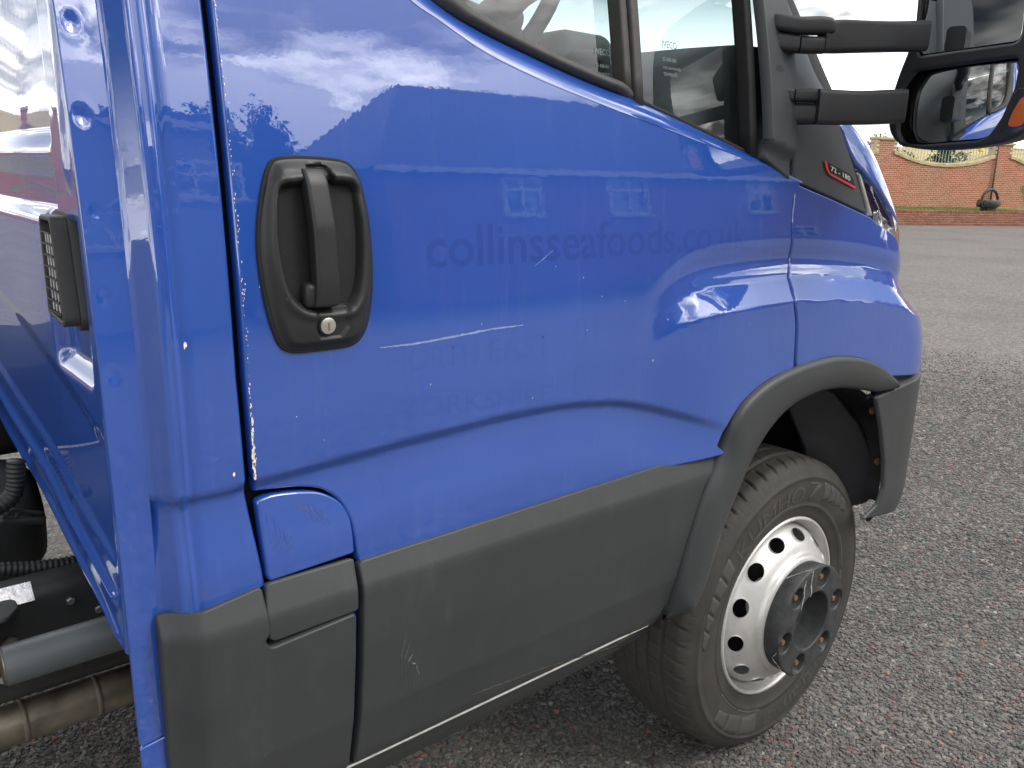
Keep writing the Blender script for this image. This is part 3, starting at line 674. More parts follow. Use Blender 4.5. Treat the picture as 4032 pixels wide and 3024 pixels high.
bo_ = np.array([(-.0075, 0), (.1, 0), (.45, 0), (.8, 0), (1.05, 0), (1.05, 1.22), (.155, 1.22), (.073, .92), (.035, .72), (.0075, .50), (-.004, .36), (-.0075, .22)])
bz_ = lambda s, e: .779+np.asarray(e)+(lo_s(s)-.779)*(1-sst(np.asarray(e)/.30))
bw = panel('back_wall', bo_, lambda s, e: np.stack([back_x(s, bz_(s, e)), s, bz_(s, e)], -1), 'blue_paint', truck, grid=.0058, ret=.005, bev=.003, step=.006, flip=True)
def plane_x(X): return lambda s, z: np.stack([np.full(np.shape(s), X), s, z], -1)
# vent on it
vent = MB(); VY0, VY1, VZ0, VZ1, VX = .050, .128, 1.158, 1.279, -1.4465
fr = fillet(np.array([(VY0, VZ0), (VY1, VZ0+.006), (VY1, VZ1), (VY0+.022, VZ1)]), .010, 5)
inner = fillet(np.array([(VY0+.008, VZ0+.006), (VY1-.006, VZ0+.012), (VY1-.006, VZ1-.006), (VY0+.028, VZ1-.006)]), .006, 4)
vent = panel('air_vent', fr, plane_x(VX), 'black_plastic', truck, grid=.02, ret=.034, bev=.002, holes=[inner], step=.004, flip=True)
panel('vent_base', offset(resample(fr, .004, True) if area2(fr) > 0 else resample(fr, .004, True)[::-1], -.006)[0], plane_x(VX+.016), 'black_plastic', vent, grid=.03, ret=.02, bev=.002, step=.004, flip=True)
yl_ = lambda z: VY0+.008+.022*(z-VZ0)/(VZ1-VZ0)
for i in range(8):
    zc_ = VZ0+.014+i*(VZ1-VZ0-.02)/8; V, F = box((VX+.006, .5*(yl_(zc_)+VY1-.006), zc_), (.014, VY1-.006-yl_(zc_), .0016)); obj('vent_slat', V, F, 'black_plastic', vent, False)
for i in range(1, 4):
    for j in range(7):
        za = VZ0+.014+j*(VZ1-VZ0-.02)/8; zc_ = za+(VZ1-VZ0-.02)/16; yv = yl_(zc_)+i*(VY1-.006-yl_(zc_))/4; V, F = box((VX+.0075, yv, zc_), (.013, .0012, (VZ1-VZ0-.02)/8-.002), 0, Matrix.Rotation(math.radians(24), 3, 'Z')); obj('vent_fin', V, F, 'lit_louvre', vent, False)

# ---- chassis behind the cab

V, F = box((-2.2, .335, .662), (3.6, .07, .172), .022, seg=4); rail = MB().add(V, F).build('chassis_rail', 'chassis_paint', truck, True, 40)
V, F = box((-2.2, 1.60, .662), (3.6, .07, .172), .022, seg=3); obj('chassis_rail', V, F, 'chassis_paint', truck)
V, F = tube([(-1.530, .205, .695), (-1.527, .205, .695), (-1.2, .205, .697), (-.9, .205, .698)], .0265, 28, rfun=lambda t: .024 if t < .2 else .0265); side_tube = MB().add(V, F).build('side_tube', 'grey_tube_paint', truck, True, 50)
V, F = tube([(-1.5315, .205, .695), (-1.5302, .205, .695)], .0235, 28); MB().add(V, F).build('tube_end', 'dusty_steel', side_tube, True, 40)
V, F = tube([(-2.6, .33, .525), (-1.9, .33, .528), (-1.4, .33, .530), (-.9, .33, .530)], .031, 28); ex = obj('exhaust_pipe', V, F, 'dusty_steel', truck)
for x in (-1.50, -1.40, -1.31):
    V, F = tube([(x-.004, .33, .530), (x+.004, .33, .530)], .0316, 28); obj('pipe_band', V, F, 'pipe_seam', ex)
V, F = box((-1.636, .3048, .7432), (.33, .030, .002), .0008, Matrix.Rotation(math.radians(45), 3, 'X')); MB().add(V, F).build('foil_label', 'label_foil', rail, False)
# bracket with a slotted hole
bk = fillet(np.array([(-1.66, .245), (-1.512, .245), (-1.495, .27), (-1.495, .302), (-1.66, .302)]), .012)
hole = [(-1.585+.016*math.cos(a), .270+.009*math.sin(a)) for a in np.linspace(0, 2*math.pi, 24, endpoint=False)]
brk = panel('bracket', bk, lambda s, z: np.stack([s, z, np.full(np.shape(s), .742)], -1), 'chassis_paint', truck, grid=.02, ret=.006, bev=.002, holes=[np.array(hole)], step=.006)
V, F = box((-1.53, .272, .708), (.006, .052, .066), .002); obj('bracket_web', V, F, 'chassis_paint', brk)
def bolt(P, ax, r, l, mat, parent, name='bolt'):
    A = Vector(ax).normalized(); P = Vector(P); V, F = tube([P, P+A*l*.7, P+A*l], r, 6, rfun=lambda t: r if t < .9 else r*.8); return MB().add(V, F).build(name, mat, parent, True, 30)

for a, b, m_ in ((718, 425, 'bright_steel'), (1008, 507, 'bright_steel'), (820, 1070, 'chassis_paint'), (25, 1228, 'bright_steel'), (100, 862, 'dusty_steel')):
    q = on_y(*z2(a, b, (0, 2200), 2.592), .299); bolt(q, (0, -1, 0), .0062 if m_ != 'dusty_steel' else .011, .006, m_, rail)
# air tank, hoses and wiring under the cab floor
V, F = tube([(-2.2, .62, .74), (-1.46, .62, .74), (-1.425, .62, .74), (-1.405, .62, .74), (-1.398, .62, .74)], .105, 32, rfun=lambda t: (.105, .105, .098, .075, .035)[int(round(t*4))]); tank = obj('air_tank', V, F, 'chassis_paint', truck)
V, F = box((-1.75, .95, .90), (.9, .5, .16), .03); obj('dark_infill', V, F, 'gap_black', truck)  # near-black block added to fill the dark space above the tank
V, F = box((-.62, 1.0, .82), (1.45, 1.35, .22), .03); obj('floor_pan', V, F, 'gap_black', truck)
def ribbed(pts, rad, pitch, amp):
    P = resample(catmull(pts, 10), pitch/4); n_ = len(P); return tube(P, rad, 14, True, lambda t: rad+amp*math.sin(2*math.pi*t*(n_-1)/4))
q = [on_y(*z2(a, b, (0, 1650), 2.592), .42) for a, b in ((165, 420), (160, 560), (158, 660), (130, 770), (60, 850), (-30, 895), (-160, 920))]
V, F = ribbed(q, .0125, .007, .0011); obj('corrugated_hose', V, F, 'black_plastic', truck)
q = [on_y(*z2(a, b, (0, 1650), 2.592), .40) for a, b in ((-120, 1555), (0, 1540), (300, 1528), (560, 1500), (740, 1470), (900, 1430))]
V, F = ribbed(q, .0115, .008, .0009); obj('corrugated_hose', V, F, 'black_plastic', truck)
for pts, r_ in (([(70, 970), (150, 930), (300, 950), (440, 960)], .0035), ([(0, 1030), (150, 1040), (300, 1030), (460, 1035)], .007), ([(140, 1060), (200, 950), (330, 1000)], .0028), ([(60, 760), (120, 690), (20, 800)], .005)):
    V, F = tube(catmull([on_y(*z2(a, b, (0, 1650), 2.592), .44) for a, b in pts], 6), r_, 8); obj('wiring', V, F, 'black_plastic', truck)

# ---- window rubber, glass and divider
su = np.vstack([[(-1.02, 2.05), (-1.03, 1.85), (-1.02, 1.74), (-.995, 1.665), (-.955, 1.61)], [on_y(a, b, .035)[[0, 2]] for a, b in ((1014, 2), (1060, 36), (1110, 66), (1200, 114), (1290, 155), (1345, 176), (1366, 186))]])
w_end = [i for i, q in enumerate(win) if q[0] < on_y(1372, 215, .02)[0]][-1]
SU = resample_n(catmull(su, 6), 120); SL = resample_n(win[:w_end+1], 120); secs = []
for i, (a, b) in enumerate(zip(SL, SU)):
    row = []; tp = 1-sst((i-112)/7.)*.8
    for t in np.linspace(0, 1, 9):
        q = a*(1-t)+b*t; row.append((q[0], float(body_y(q[0], q[1]))+.026-.017*tp*math.sin(math.pi*min(1, t*1.02))**.6+.014*t*t, q[1]))
    row.append((b[0], float(body_y(*b))+.06, b[1])); secs.append(row)
V, F = loft(secs, closed=False); obj('window_rubber', V, [f[::-1] for f in F], 'rubber_seal', door)
side_y0 = lambda x, z: -.04+.16*np.clip(np.asarray(z)-1.0, 0, None)**2+0*x
hx = lambda a, b, o_: float(hit(a, b, o_, side_y0)[0])
xdl, xdr = hx(1347, 110, .024), hx(1387, 110, .018); xql, xqr = hx(1617, 250, .014), hx(1636, 250, .010)
zw = lambda x: float(np.interp(x, win[:, 0][np.argsort(win[:, 0])], win[:, 1][np.argsort(win[:, 0])]))
def post(x0_, x1_, z0_, off, mat, name, dep=.03, top=2.02):
    secs = []
    for z in np.linspace(z0_, top, 14):
        yb_ = float(side_y0(x0_, max(z, 1.36)))+off; secs.append([(.5*(x0_+x1_)+a, yb_+dep/2+b, z) for a, b in rrect(x1_-x0_, dep, .004)])
    V, F = loft(secs); return obj(name, V, F, mat, door)
post(xdl, xdl+.45*(xdr-xdl), zw(xdl)-.0, .024, 'rubber_seal', 'window_post'); post(xdl+.47*(xdr-xdl), xdr, zw(xdr)-.004, .018, 'rubber_seal', 'window_post')
post(xql, xqr, zw(xql)-.008, .010, 'gap_black', 'window_post')
gm = np.vstack([SU[::4]-[0, .006], [(xdl+.002, zw(xdl)+.004), (xdl+.002, 2.0)]]); gm[0][1] = 2.0
def fglass(off): return lambda s, z: np.stack([s, -.04+.16*np.clip(np.asarray(z)-1, 0, None)**2+off, z], -1)
gl1 = panel('window_glass', gm, fglass(.055), 'window_glass', door, grid=.06, ret=.002, bev=.0006, step=.03)
gq = np.array([(xdr-.002, 2.0), (xdr-.002, zw(xdr)+.002), (xql+.002, zw(xql)+.002), (xql+.002, 2.0)])
gl2 = panel('window_glass', gq, fglass(.034), 'window_glass', door, grid=.06, ret=.002, bev=.0006, step=.03)
# black lip below the quarter glass
V, F = tube([(x, float(body_y(x, zw(x)))+.028, zw(x)+.0005) for x in np.linspace(xdr-.005, xqr, 24)], .005, 8); obj('glass_lip', V, F, 'gap_black', door)
def etched(lines, p0, w_px, off, g):
    a = on_y(*p0, .03)[[0, 2]]; sx = on_y(p0[0]+w_px, p0[1], .03)[0]-a[0]
    for tx, dz, sc in lines:
        TV, TF = text_mesh(tx, 1.0, cut=.5, off=.01 if sc > .9 else 0); k_ = sx/2.6*sc; P = np.stack([a[0]+TV[:, 0]*k_, a[1]-dz*sx+TV[:, 1]*k_*1.15], -1)
        obj('glass_marking', fglass(off)(P[:, 0], P[:, 1]), [f[::-1] for f in TF], 'etched_print', g, False)
lines = [('IVECO', 0, 1.0), ('E3 43R-000', .62, .55), ('DOT-36 M100 AS2', .98, .42), ('TEMPERLITE', 1.28, .48)]
etched(lines, (1313, 113), 30, .0535, gl1); etched(lines, (1441, 100), 30, .0325, gl2)

# ---- mirror foot on the door
kz0 = hit(1641, 318, -.01, side_y0); kz1 = hit(1711, 353, -.01, side_y0)
def plinth(s, z):
    zc_ = kz0[1]+(np.asarray(s)-kz0[0])*(kz1[1]-kz0[1])/(kz1[0]-kz0[0]); h_ = .004+.017*sst((np.asarray(z)-zc_)/.024)-.016*sst((np.asarray(z)-zc_-.03)/.5)
    return np.stack([s, side_y0(np.asarray(s), z)-h_+1.2*np.clip(np.asarray(s)+.19, 0, 1)**2, z], -1)
pr = H([(1715, 388), (1715, 300), (1715, 200), (1713, 100)], -.012, side_y0)
po = np.vstack([[(xqr+.003, 1.80), (xqr+.003, zw(xqr)-.006)], [(pr[0][0], pr[0][1])], pr[1:], [(pr[-1][0]-.01, 1.72), (pr[-1][0]-.05, 1.80)]])
foot_ = panel('mirror_foot', po, plinth, 'wing_plastic', door, grid=.010, ret=.022, bev=.003, step=.006)
pc = on_y(1683, 156, -.012); V, F = tube([(pc[0], pc[1]+.004, pc[2]), (pc[0], pc[1]-.0015, pc[2])], .0125, 24); MB().add(V, F).build('foot_plug', 'wing_plastic', foot_, True, 40)

# ---- wing mirror: two arms, housing, two glasses, repeater
MP = on_y(2030, 215, -.20); MN = np.array([-.982, .19, 0.0]); MN /= np.linalg.norm(MN)
EU = np.array([-MN[1], MN[0], 0.0])*-1.0; EV = np.array([0, 0, 1.0])       # EU runs outboard in the glass plane
if np.dot(EU, np.array([0, -1, 0])) < 0: EU = -EU
def mp(ox, oy): q = on_plane(ox, oy, MP, MN)-MP; return (float(q @ EU), float(q[2]))
def fm_(off, curve=0.0, cen=(0, 0)):
    def f(s, z):
        s = np.asarray(s, float); z = np.asarray(z, float); sag = curve*((s-cen[0])**2+(z-cen[1])**2)
        return MP+s[:, None]*EU+z[:, None]*EV+(off-sag)[:, None]*MN if np.ndim(sag) else MP+s*EU+z*EV+(off-sag)*MN
    return f
Zm = ((3400, 0), 2.592)
def mz(pts): return np.array([mp(*z2(a, b, *Zm)) for a, b in pts])
ho = np.array([mp(a, b) for a, b in ((2075, -235), (2020, -205), (2003, -120), (1997, 0), (1985, 50), (1968, 108), (1946, 165), (1931, 215), (1925, 262), (1931, 292), (1954, 314), (2010, 324), (2080, 322), (2140, 314), (2195, 298), (2236, 262), (2262, 190), (2276, 90), (2280, -20), (2272, -150), (2245, -215), (2180, -240))])
ho = resample(catmull(ho, 5, True), .006, True)
gu = fillet(mz([(655, -330), (628, 0), (606, 300), (586, 500), (594, 560), (1590, 418), (1625, 330), (1660, 0), (1650, -340)]), [.02, 0, 0, 0, .008, .014, .01, 0, .02])
glo = fillet(mz([(440, 905), (560, 745), (1560, 606), (1597, 640), (1548, 900), (1420, 1190), (1290, 1380), (1180, 1418), (640, 1462), (440, 1452), (388, 1340), (402, 1130)]), [.01, .012, .008, .006, .02, .02, .02, .02, 0, .012, .012, .01])
def ccw(P): P = np.asarray(P); return P if area2(P) > 0 else P[::-1]
def grow(P, d): return offset(resample(ccw(P), .005, True), -d)[0]
mir = MP.copy()
housing = panel('mirror_housing', ho, fm_(.012, .12), 'mirror_plastic', truck, grid=.014, ret=.012, bev=.006, holes=[grow(gu, .003), grow(glo, .003)], step=.005, flip=(np.dot(np.cross(EU, EV), MN) < 0))
FLP = (np.dot(np.cross(EU, EV), MN) < 0)
panel('mirror_pane', gu, fm_(.001), 'mirror_glass', housing, grid=.05, ret=.004, bev=.001, step=.01, flip=FLP)
cg = glo.mean(0); panel('mirror_pane', glo, fm_(.002, 1.15, cg), 'mirror_glass', housing, grid=.01, ret=.004, bev=.001, step=.006, flip=FLP)
secs = []; cc = ho.mean(0)
for k_, d_ in ((1.0, .0015), (1.0, -.02), (.985, -.045), (.93, -.075), (.80, -.098), (.55, -.112), (.2, -.118)):
    secs.append([tuple(MP+((q-cc)*k_+cc)[0]*EU+((q-cc)*k_+cc)[1]*EV+d_*MN) for q in ho])
V, F = loft(secs, cap=False); F.append(tuple(range(6*len(ho), 7*len(ho)))); MB().add(V, F).build('mirror_shell', 'mirror_plastic', housing, True, 60)
rp = mz([(1600, 905), (1680, 890), (1830, 930), (1810, 1180), (1660, 1340), (1510, 1365), (1425, 1352), (1510, 1120)]); panel('repeater_lens', fillet(rp, .012), fm_(.017, .2), 'lamp_glass', housing, grid=.012, ret=.012, bev=.003, step=.006, flip=FLP)
rp2 = mz([(1640, 985), (1800, 970), (1790, 1160), (1640, 1300), (1480, 1310), (1550, 1140)]); panel('repeater', fillet(rp2, .01), fm_(.0145, .2), 'amber_lens', housing, grid=.012, ret=.006, bev=.002, step=.006, flip=FLP)
def arm(name, stations, parent, mat='mirror_plastic', th=.034, rnd=.009):
    C_ = []
    for ox, t_, b_, Y in stations: C_.append((on_y(ox, t_, Y), on_y(ox, b_, Y)))
    secs = []; n_ = len(C_); mid = [.5*(a+b) for a, b in C_]
    for i in range(n_):
        D = mid[min(i+1, n_-1)]-mid[max(i-1, 0)]; D[2] = 0; D /= np.linalg.norm(D); Tn = np.array([-D[1], D[0], 0]); h_ = C_[i][0][2]-C_[i][1][2]; c_ = mid[i]+Tn*th*.5
        secs.append([tuple(c_+Tn*a+np.array([0, 0, 1.])*b) for a, b in rrect(th, h_, min(rnd, h_*.3))])
    V, F = loft(secs); return MB().add(V, F).build(name, mat, parent, True, 50)
def dense(st, per=5): return [tuple(q) for q in catmull(st, per)]
ua = arm('mirror_arm', dense([(1786, 44, 113, -.062), (1812, 39, 113, -.074), (1850, 40, 112, -.098), (1900, 42, 111, -.130), (1950, 42, 110, -.160), (2010, 40, 110, -.190)]), truck)
arm('arm_cover', dense([(1667, 26, 62, .012), (1690, 28, 66, -.006), (1730, 33, 71, -.032), (1775, 32, 72, -.056), (1800, 36, 73, -.070), (1806, 42, 72, -.072)]), ua, th=.038)
arm('arm_knuckle', dense([(1668, 64, 92, .012), (1680, 67, 106, .0), (1705, 70, 111, -.016), (1728, 73, 112, -.030)]), ua, th=.036, rnd=.014)
arm('arm_link', dense([(1731, 75, 112, -.031), (1760, 76, 113, -.048), (1790, 76, 113, -.064)]), ua, th=.036)
la = arm('mirror_arm', dense([(1770, 190, 268, -.070), (1810, 192, 269, -.092), (1860, 194, 269, -.118), (1910, 192, 268, -.145), (1960, 190, 266, -.170)]), truck)
arm('arm_cover', dense([(1664, 181, 214, .008), (1690, 184, 217, -.012), (1716, 190, 219, -.028)]), la, th=.038)
arm('arm_link', dense([(1719, 191, 218, -.030), (1745, 189, 219, -.046), (1772, 191, 220, -.062)]), la, th=.036)
arm('arm_knuckle', dense([(1664, 216, 250, .008), (1676, 218, 262, .0), (1700, 220, 267, -.016), (1740, 221, 268, -.042), (1767, 222, 267, -.060)]), la, th=.037, rnd=.012)

# ---- upper cab and interior seen through the glass
V, F = box((-.93, 1.0, 2.10), (.98, 1.70, .06), .025); obj('roof', V, F, 'blue_paint', truck)
V, F = box((-1.30, .12, 1.85), (.20, .03, .52), .008); obj('cab_pillar', V, F, 'cab_trim', truck)
secs = []
for t in np.linspace(0, 1, 10): secs.append([(.16-.62*t+a, .10+.06*t+b, 1.46+.63*t) for a, b in rrect(.07, .05, .012)])
V, F = loft(secs); obj('windscreen_pillar', V, F, 'cab_trim', truck)
secs = []
for t in np.linspace(0, 1, 10): secs.append([(.16-.62*t+a, 1.90-.06*t+b, 1.46+.63*t) for a, b in rrect(.07, .05, .012)])
V, F = loft(secs); obj('windscreen_pillar', V, F, 'cab_trim', truck)
obj('windscreen', [(.22, .12, 1.45), (.22, 1.88, 1.45), (-.40, 1.80, 2.08), (-.40, .20, 2.08)], [(0, 1, 2, 3)], 'window_glass', truck, False)
secs = []
for y in np.linspace(.16, 1.84, 14):
    k_ = abs((y-1.0)/.84)**3; secs.append([(.16, y, 1.40), (.32-.05*k_, y, 1.35-.01*k_), (.50-.16*k_, y, 1.27-.02*k_), (.60-.22*k_, y, 1.18-.02*k_), (.64-.28*k_, y, .9), (.64-.28*k_, y, .55)])
V, F = loft(secs, closed=False); obj('bonnet_top', V, F, 'blue_paint', truck)
V, F = box((-.72, 1.97, .95), (1.40, .05, .95), .02); fd = obj('far_door', V, F, 'cab_trim', truck)
V, F = box((-1.33, 1.93, 1.75), (.18, .04, .70), .01); obj('far_door_post', V, F, 'cab_trim', fd)
V, F = box((-.55, 1.93, 1.75), (.05, .03, .70), .01); obj('far_door_post', V, F, 'cab_trim', fd)
obj('far_window', [(-1.24, 1.94, 1.42), (.05, 1.94, 1.42), (-.35, 1.90, 2.06), (-1.24, 1.90, 2.06)], [(0, 1, 2, 3)], 'window_glass', fd, False)
secs = []
for y in np.linspace(.10, 1.92, 16): secs.append([(-.42, y, .90), (-.45, y, 1.28), (-.40, y, 1.46+.02*math.sin(y*3)), (-.33, y, 1.545), (-.22, y, 1.585+.012*math.sin(y*4)), (-.04, y, 1.60), (.05, y, 1.58), (.08, y, .9)])
V, F = loft(secs, closed=True); dash = obj('dashboard', V, F, 'dash_plastic', truck)
V, F = box((-.36, .52, 1.575), (.16, .34, .10), .035, seg=4); obj('instrument_pod', V, F, 'dash_plastic', dash)
sc_ = np.array([-.52, .50, 1.645]); ax = Vector((-.86, 0, .51)).normalized(); a_ = Vector((0, 1, 0)); b_ = ax.cross(a_)
V, F = tube([Vector(sc_)+a_*(.19*math.cos(t))+b_*(.19*math.sin(t)) for t in np.linspace(0, 2*math.pi, 49)], .0165, 14, False); stw = obj('steering_wheel', V, F, 'cab_trim', truck)
for t in (math.radians(200), math.radians(-20), math.radians(270)):
    V, F = tube([Vector(sc_)+ax*-.02, Vector(sc_)+a_*(.10*math.cos(t))+b_*(.10*math.sin(t)), Vector(sc_)+a_*(.19*math.cos(t))+b_*(.19*math.sin(t))], .017, 10, True, lambda q: .026-.012*q); obj('spoke', V, F, 'cab_trim', stw)
V, F = tube([Vector(sc_)-ax*.05, Vector(sc_)-ax*.01, Vector(sc_)+ax*.012], .06, 20, True, lambda t: .06-.02*(t > .9)); obj('horn_pad', V, F, 'cab_trim', stw)
V, F = tube([Vector(sc_)-ax*.35, Vector(sc_)-ax*.04], .035, 14); obj('steering_column', V, F, 'cab_trim', stw)
V, F = tube([Vector(sc_)-ax*.10, Vector(sc_)-ax*.10+Vector((0.03, -.17, -.03)), Vector(sc_)-ax*.10+Vector((.035, -.21, -.032))], .013, 12, True, lambda t: .009+.008*(t > .4)); obj('stalk', V, F, 'dash_plastic', stw)
def seat(y0):
    secs = []
    for t in np.linspace(0, 1, 12):
        w_ = .50-.10*t**3; secs.append([(-1.02-.22*t+b, y0+a, 1.02+.68*t) for a, b in rrect(w_, .13-.03*t, .04)])
    V, F = loft(secs); s_ = obj('seat', V, F, 'seat_cloth', truck)
    V, F = box((-.80, y0, .98), (.52, .52, .16), .05, seg=4); obj('cushion', V, F, 'seat_cloth', s_)
    c_ = Vector((-1.255, y0, 1.83)); fr2 = fillet(np.array([(-.13, -.14), (.13, -.14), (.10, .13), (-.10, .13)]), .05)
    h1 = fillet(np.array([(-.075, -.045), (.075, -.045), (.07, .0), (-.07, .0)]), .012); h2 = fillet(np.array([(-.068, .03), (.068, .03), (.06, .078), (-.06, .078)]), .012)
    panel('headrest', fr2, lambda s, z: np.stack([c_.x-.03*np.asarray(s)**2*10, c_.y+np.asarray(s), c_.z+np.asarray(z)], -1), 'seat_cloth', s_, grid=.03, ret=.06, bev=.015, holes=[h1, h2], step=.012)
seat(.55); seat(1.45)
V, F = box((-1.395, 1.0, 1.5), (.02, 1.85, 1.1), .005); obj('cab_lining', V, F, 'cab_trim', truck)

# ---- wheel arch liner
secs = []
for a in np.linspace(math.radians(171), math.radians(16), 60):
    rr2 = .492+.006*math.sin(5*a); x, z = rr2*math.cos(a), .415+rr2*math.sin(a); x = max(-.50, min(x, .335))
    if a < math.radians(22): z = .56
    secs.append([(x, y, z) for y in (-.040, -.02, .05, .15, .25, .36)])
V, F = loft(secs, closed=False); liner = obj('arch_liner', V, F, 'liner_plastic', truck)
ring = [(q[5][0], .36, q[5][2]) for q in secs]; V = ring+[(0, .36, .30)]; obj('liner_back', V, [(i, i+1, len(ring)) for i in range(len(ring)-1)], 'liner_plastic', liner, False)
lf = H([(1884, 884)], .0, lambda x, z: -.02+0*x)
lo_ = np.array([tuple(on_y(a, b, -.030)[[0, 2]]) for a, b in ((1862, 850), (1884, 866), (1898, 930), (1903, 1000), (1900, 1055), (1888, 1092), (1862, 1120), (1842, 1100), (1846, 1000), (1838, 900))])
lo_ = fillet(lo_, .015); panel('liner_flange', lo_, lambda s, z: np.stack([s, -.034+.9*np.clip(.365-np.asarray(s), 0, .2)**1.0, z], -1), 'liner_plastic', liner, grid=.016, ret=.02, bev=.006, step=.008)
V, F = tube([(q[0]+.001, -.045, q[1]) for q in lo_[:30]], .005, 8); obj('liner_bead', V, F, 'gap_black', liner)
for a, b in ((1884, 884), (1895, 993)):
    q = on_y(a, b, -.028); bolt((q[0]-.012, q[1]-.005, q[2]), (-.3, -1, 0), .010, .006, 'rust', liner); bolt((q[0]-.0125, q[1]-.009, q[2]), (-.3, -1, 0), .005, .006, 'dusty_steel', liner)

# ---- front wheel
WZ = .362; wheel = empty('wheel', (0, 0, WZ)); wheel.parent = truck
NT_, SIP = 1008, 56
prof = [(.2195, .010), (.222, .003), (.228, .0005), (.236, -.002), (.248, -.006), (.2495, -.0075), (.253, -.0078), (.2545, -.0066), (.262, -.009), (.275, -.0118), (.290, -.0132), (.305, -.0128), (.316, -.0105), (.3175, -.0118), (.322, -.0108), (.3235, -.0088), (.332, -.005), (.340, -.0005), (.3455, .004), (.350, .0085), (.3535, .013), (.3562, .0185)]
ys = np.concatenate([np.arange(.022, .205, .0030)])
for y in ys: prof.append((.3622-.55*(y-.112)**2-.0006, float(y)))
for r_, y in ((.3535, .213), (.346, .222), (.330, .232), (.29, .240), (.25, .232), (.222, .22)): prof.append((r_, y))
pr_ = np.array(prof); th = np.linspace(0, 2*math.pi, NT_, endpoint=False)
Rr = np.repeat(pr_[None, :, 0], NT_, 0).copy(); Yy = np.repeat(pr_[None, :, 1], NT_, 0)
for g in (.058, .098, .130, .170): Rr -= .0075*np.exp(-np.abs((Yy-g)/.0042)**4)
ph = (th*SIP/(2*math.pi))[:, None]; fr1 = (ph+.10*np.sin((Yy-.02)*60) + 2.0*(Yy-.03)) % 1.0
sip = np.exp(-np.abs((fr1-.5)/.075)**4)*sst((Yy-.006)/.006)*(1-sst((Yy-.044)/.005))
fr2_ = (ph*1.0+.5+6*(Yy-.08)) % 1.0; sip2 = np.exp(-np.abs((fr2_-.5)/.03)**4)*sst((Yy-.062)/.004)*(1-sst((Yy-.166)/.004))
fr3 = (ph*2.0) % 1.0; sip3 = np.exp(-np.abs((fr3-.5)/.06)**4)*sst((Yy+.004)/.003)*(1-sst((Yy-.010)/.004))
Rr -= .0055*sip+.0035*sip2+.0016*sip3
V = np.stack([Rr*np.cos(th)[:, None], Yy, Rr*np.sin(th)[:, None]], -1).reshape(-1, 3); m_ = len(prof); F = []
for i in range(NT_):
    j = (i+1) % NT_
    for q in range(m_-1): F.append((i*m_+q, i*m_+q+1, j*m_+q+1, j*m_+q))
V[:, 2] = np.maximum(V[:, 2], -.3605)
tyre = obj('tyre', V, F, 'tyre_rubber', wheel)
side_y = lambda r: np.interp(r, [p_[0] for p_ in prof[:22]], [p_[1] for p_ in prof[:22]])
def on_wall(ang, r, lift=.0009): r = np.asarray(r); a = np.radians(ang); return np.stack([r*np.cos(a), side_y(r)-lift, r*np.sin(a)], -1)
def wall_text(tx, a0, a1, r0, h_, name, bold=0.0, shear=0.0):
    TV, TF = text_mesh(tx, 1.0, cut=.12, off=bold, shear=shear); w0, w1 = TV[:, 0].min(), TV[:, 0].max()
    A = a0+(a1-a0)*(TV[:, 0]-w0)/(w1-w0); R_ = r0+h_*TV[:, 1]/.72; obj(name, on_wall(A, R_), [f[::-1] for f in TF], 'tyre_lettering', tyre, False)
wall_text('KUMHO', 137, 84, .264, .041, 'tyre_lettering')
wall_text('portran', -33, -80, .268, .036, 'tyre_lettering'); wall_text('KC53', -83, -98, .272, .024, 'tyre_lettering')
def wall_block(poly, name='sidewall_block'):
    P = resample(np.array(poly, float), 1.2, True) if False else np.array(poly, float); Q = []
    for i in range(len(P)):
        for t in np.linspace(0, 1, 6, endpoint=False): Q.append(P[i]*(1-t)+P[(i+1) % len(P)]*t)
    Q = np.array(Q); c_ = Q.mean(0); Vv = np.vstack([on_wall(Q[:, 0], Q[:, 1], .0008), on_wall(Q[:, 0]*1+(Q[:, 0]-c_[0])*.02, Q[:, 1]+(Q[:, 1]-c_[1])*.03, -.0003)])
    # fan through an inner ring keeps the block on the curved wall
    I1 = c_+(Q-c_)*.5; Vv = np.vstack([Vv, on_wall(I1[:, 0], I1[:, 1], .0009), on_wall(c_[:1], c_[1:], .0009)]); n_ = len(Q); Fv = []
    for i in range(n_):
        j = (i+1) % n_; Fv += [(i, j, n_+j, n_+i), (2*n_+i, 2*n_+j, j, i), (3*n_, 2*n_+j, 2*n_+i)]
    obj(name, Vv, Fv, 'tyre_lettering', tyre, True)
wall_block([(79, .266), (74, .300), (72, .306), (70, .304), (76, .266)]); wall_block([(80, .303), (72, .303), (73, .309), (80, .309)])
for a0, a1, s0, s1 in ((68, 62, .268, .312), (61, 55.5, .272, .312), (54.5, 49, .277, .312), (48, 43, .284, .312)): wall_block([(a0, s1), (a1, s1), (a1-2.5, s0+.010), (a0-2.5, s0)])
for a0, a1, s0, s1 in ((141, 148, .268, .312), (149, 156, .274, .312), (157, 163, .280, .311), (164, 170, .286, .311), (171, 178, .292, .311)): wall_block([(a0, s1), (a1, s1), (a1+2, s0+.010), (a0+2, s0)])
for a0, a1, s0, s1 in ((-104, -117, .262, .312), (-118.5, -130, .266, .312), (-131.5, -141, .276, .312)): wall_block([(a0, s1), (a1, s1), (a1-1, s0+.008), (a0-1, s0)])
for a0, a1 in ((126, 92), (-102, -124), (-126, -146), (30, 6), (4, -22)): wall_block([(a0, .2595), (.5*(a0+a1), .2595), (a1, .2595), (a1, .2545), (.5*(a0+a1), .2545), (a0, .2545)])
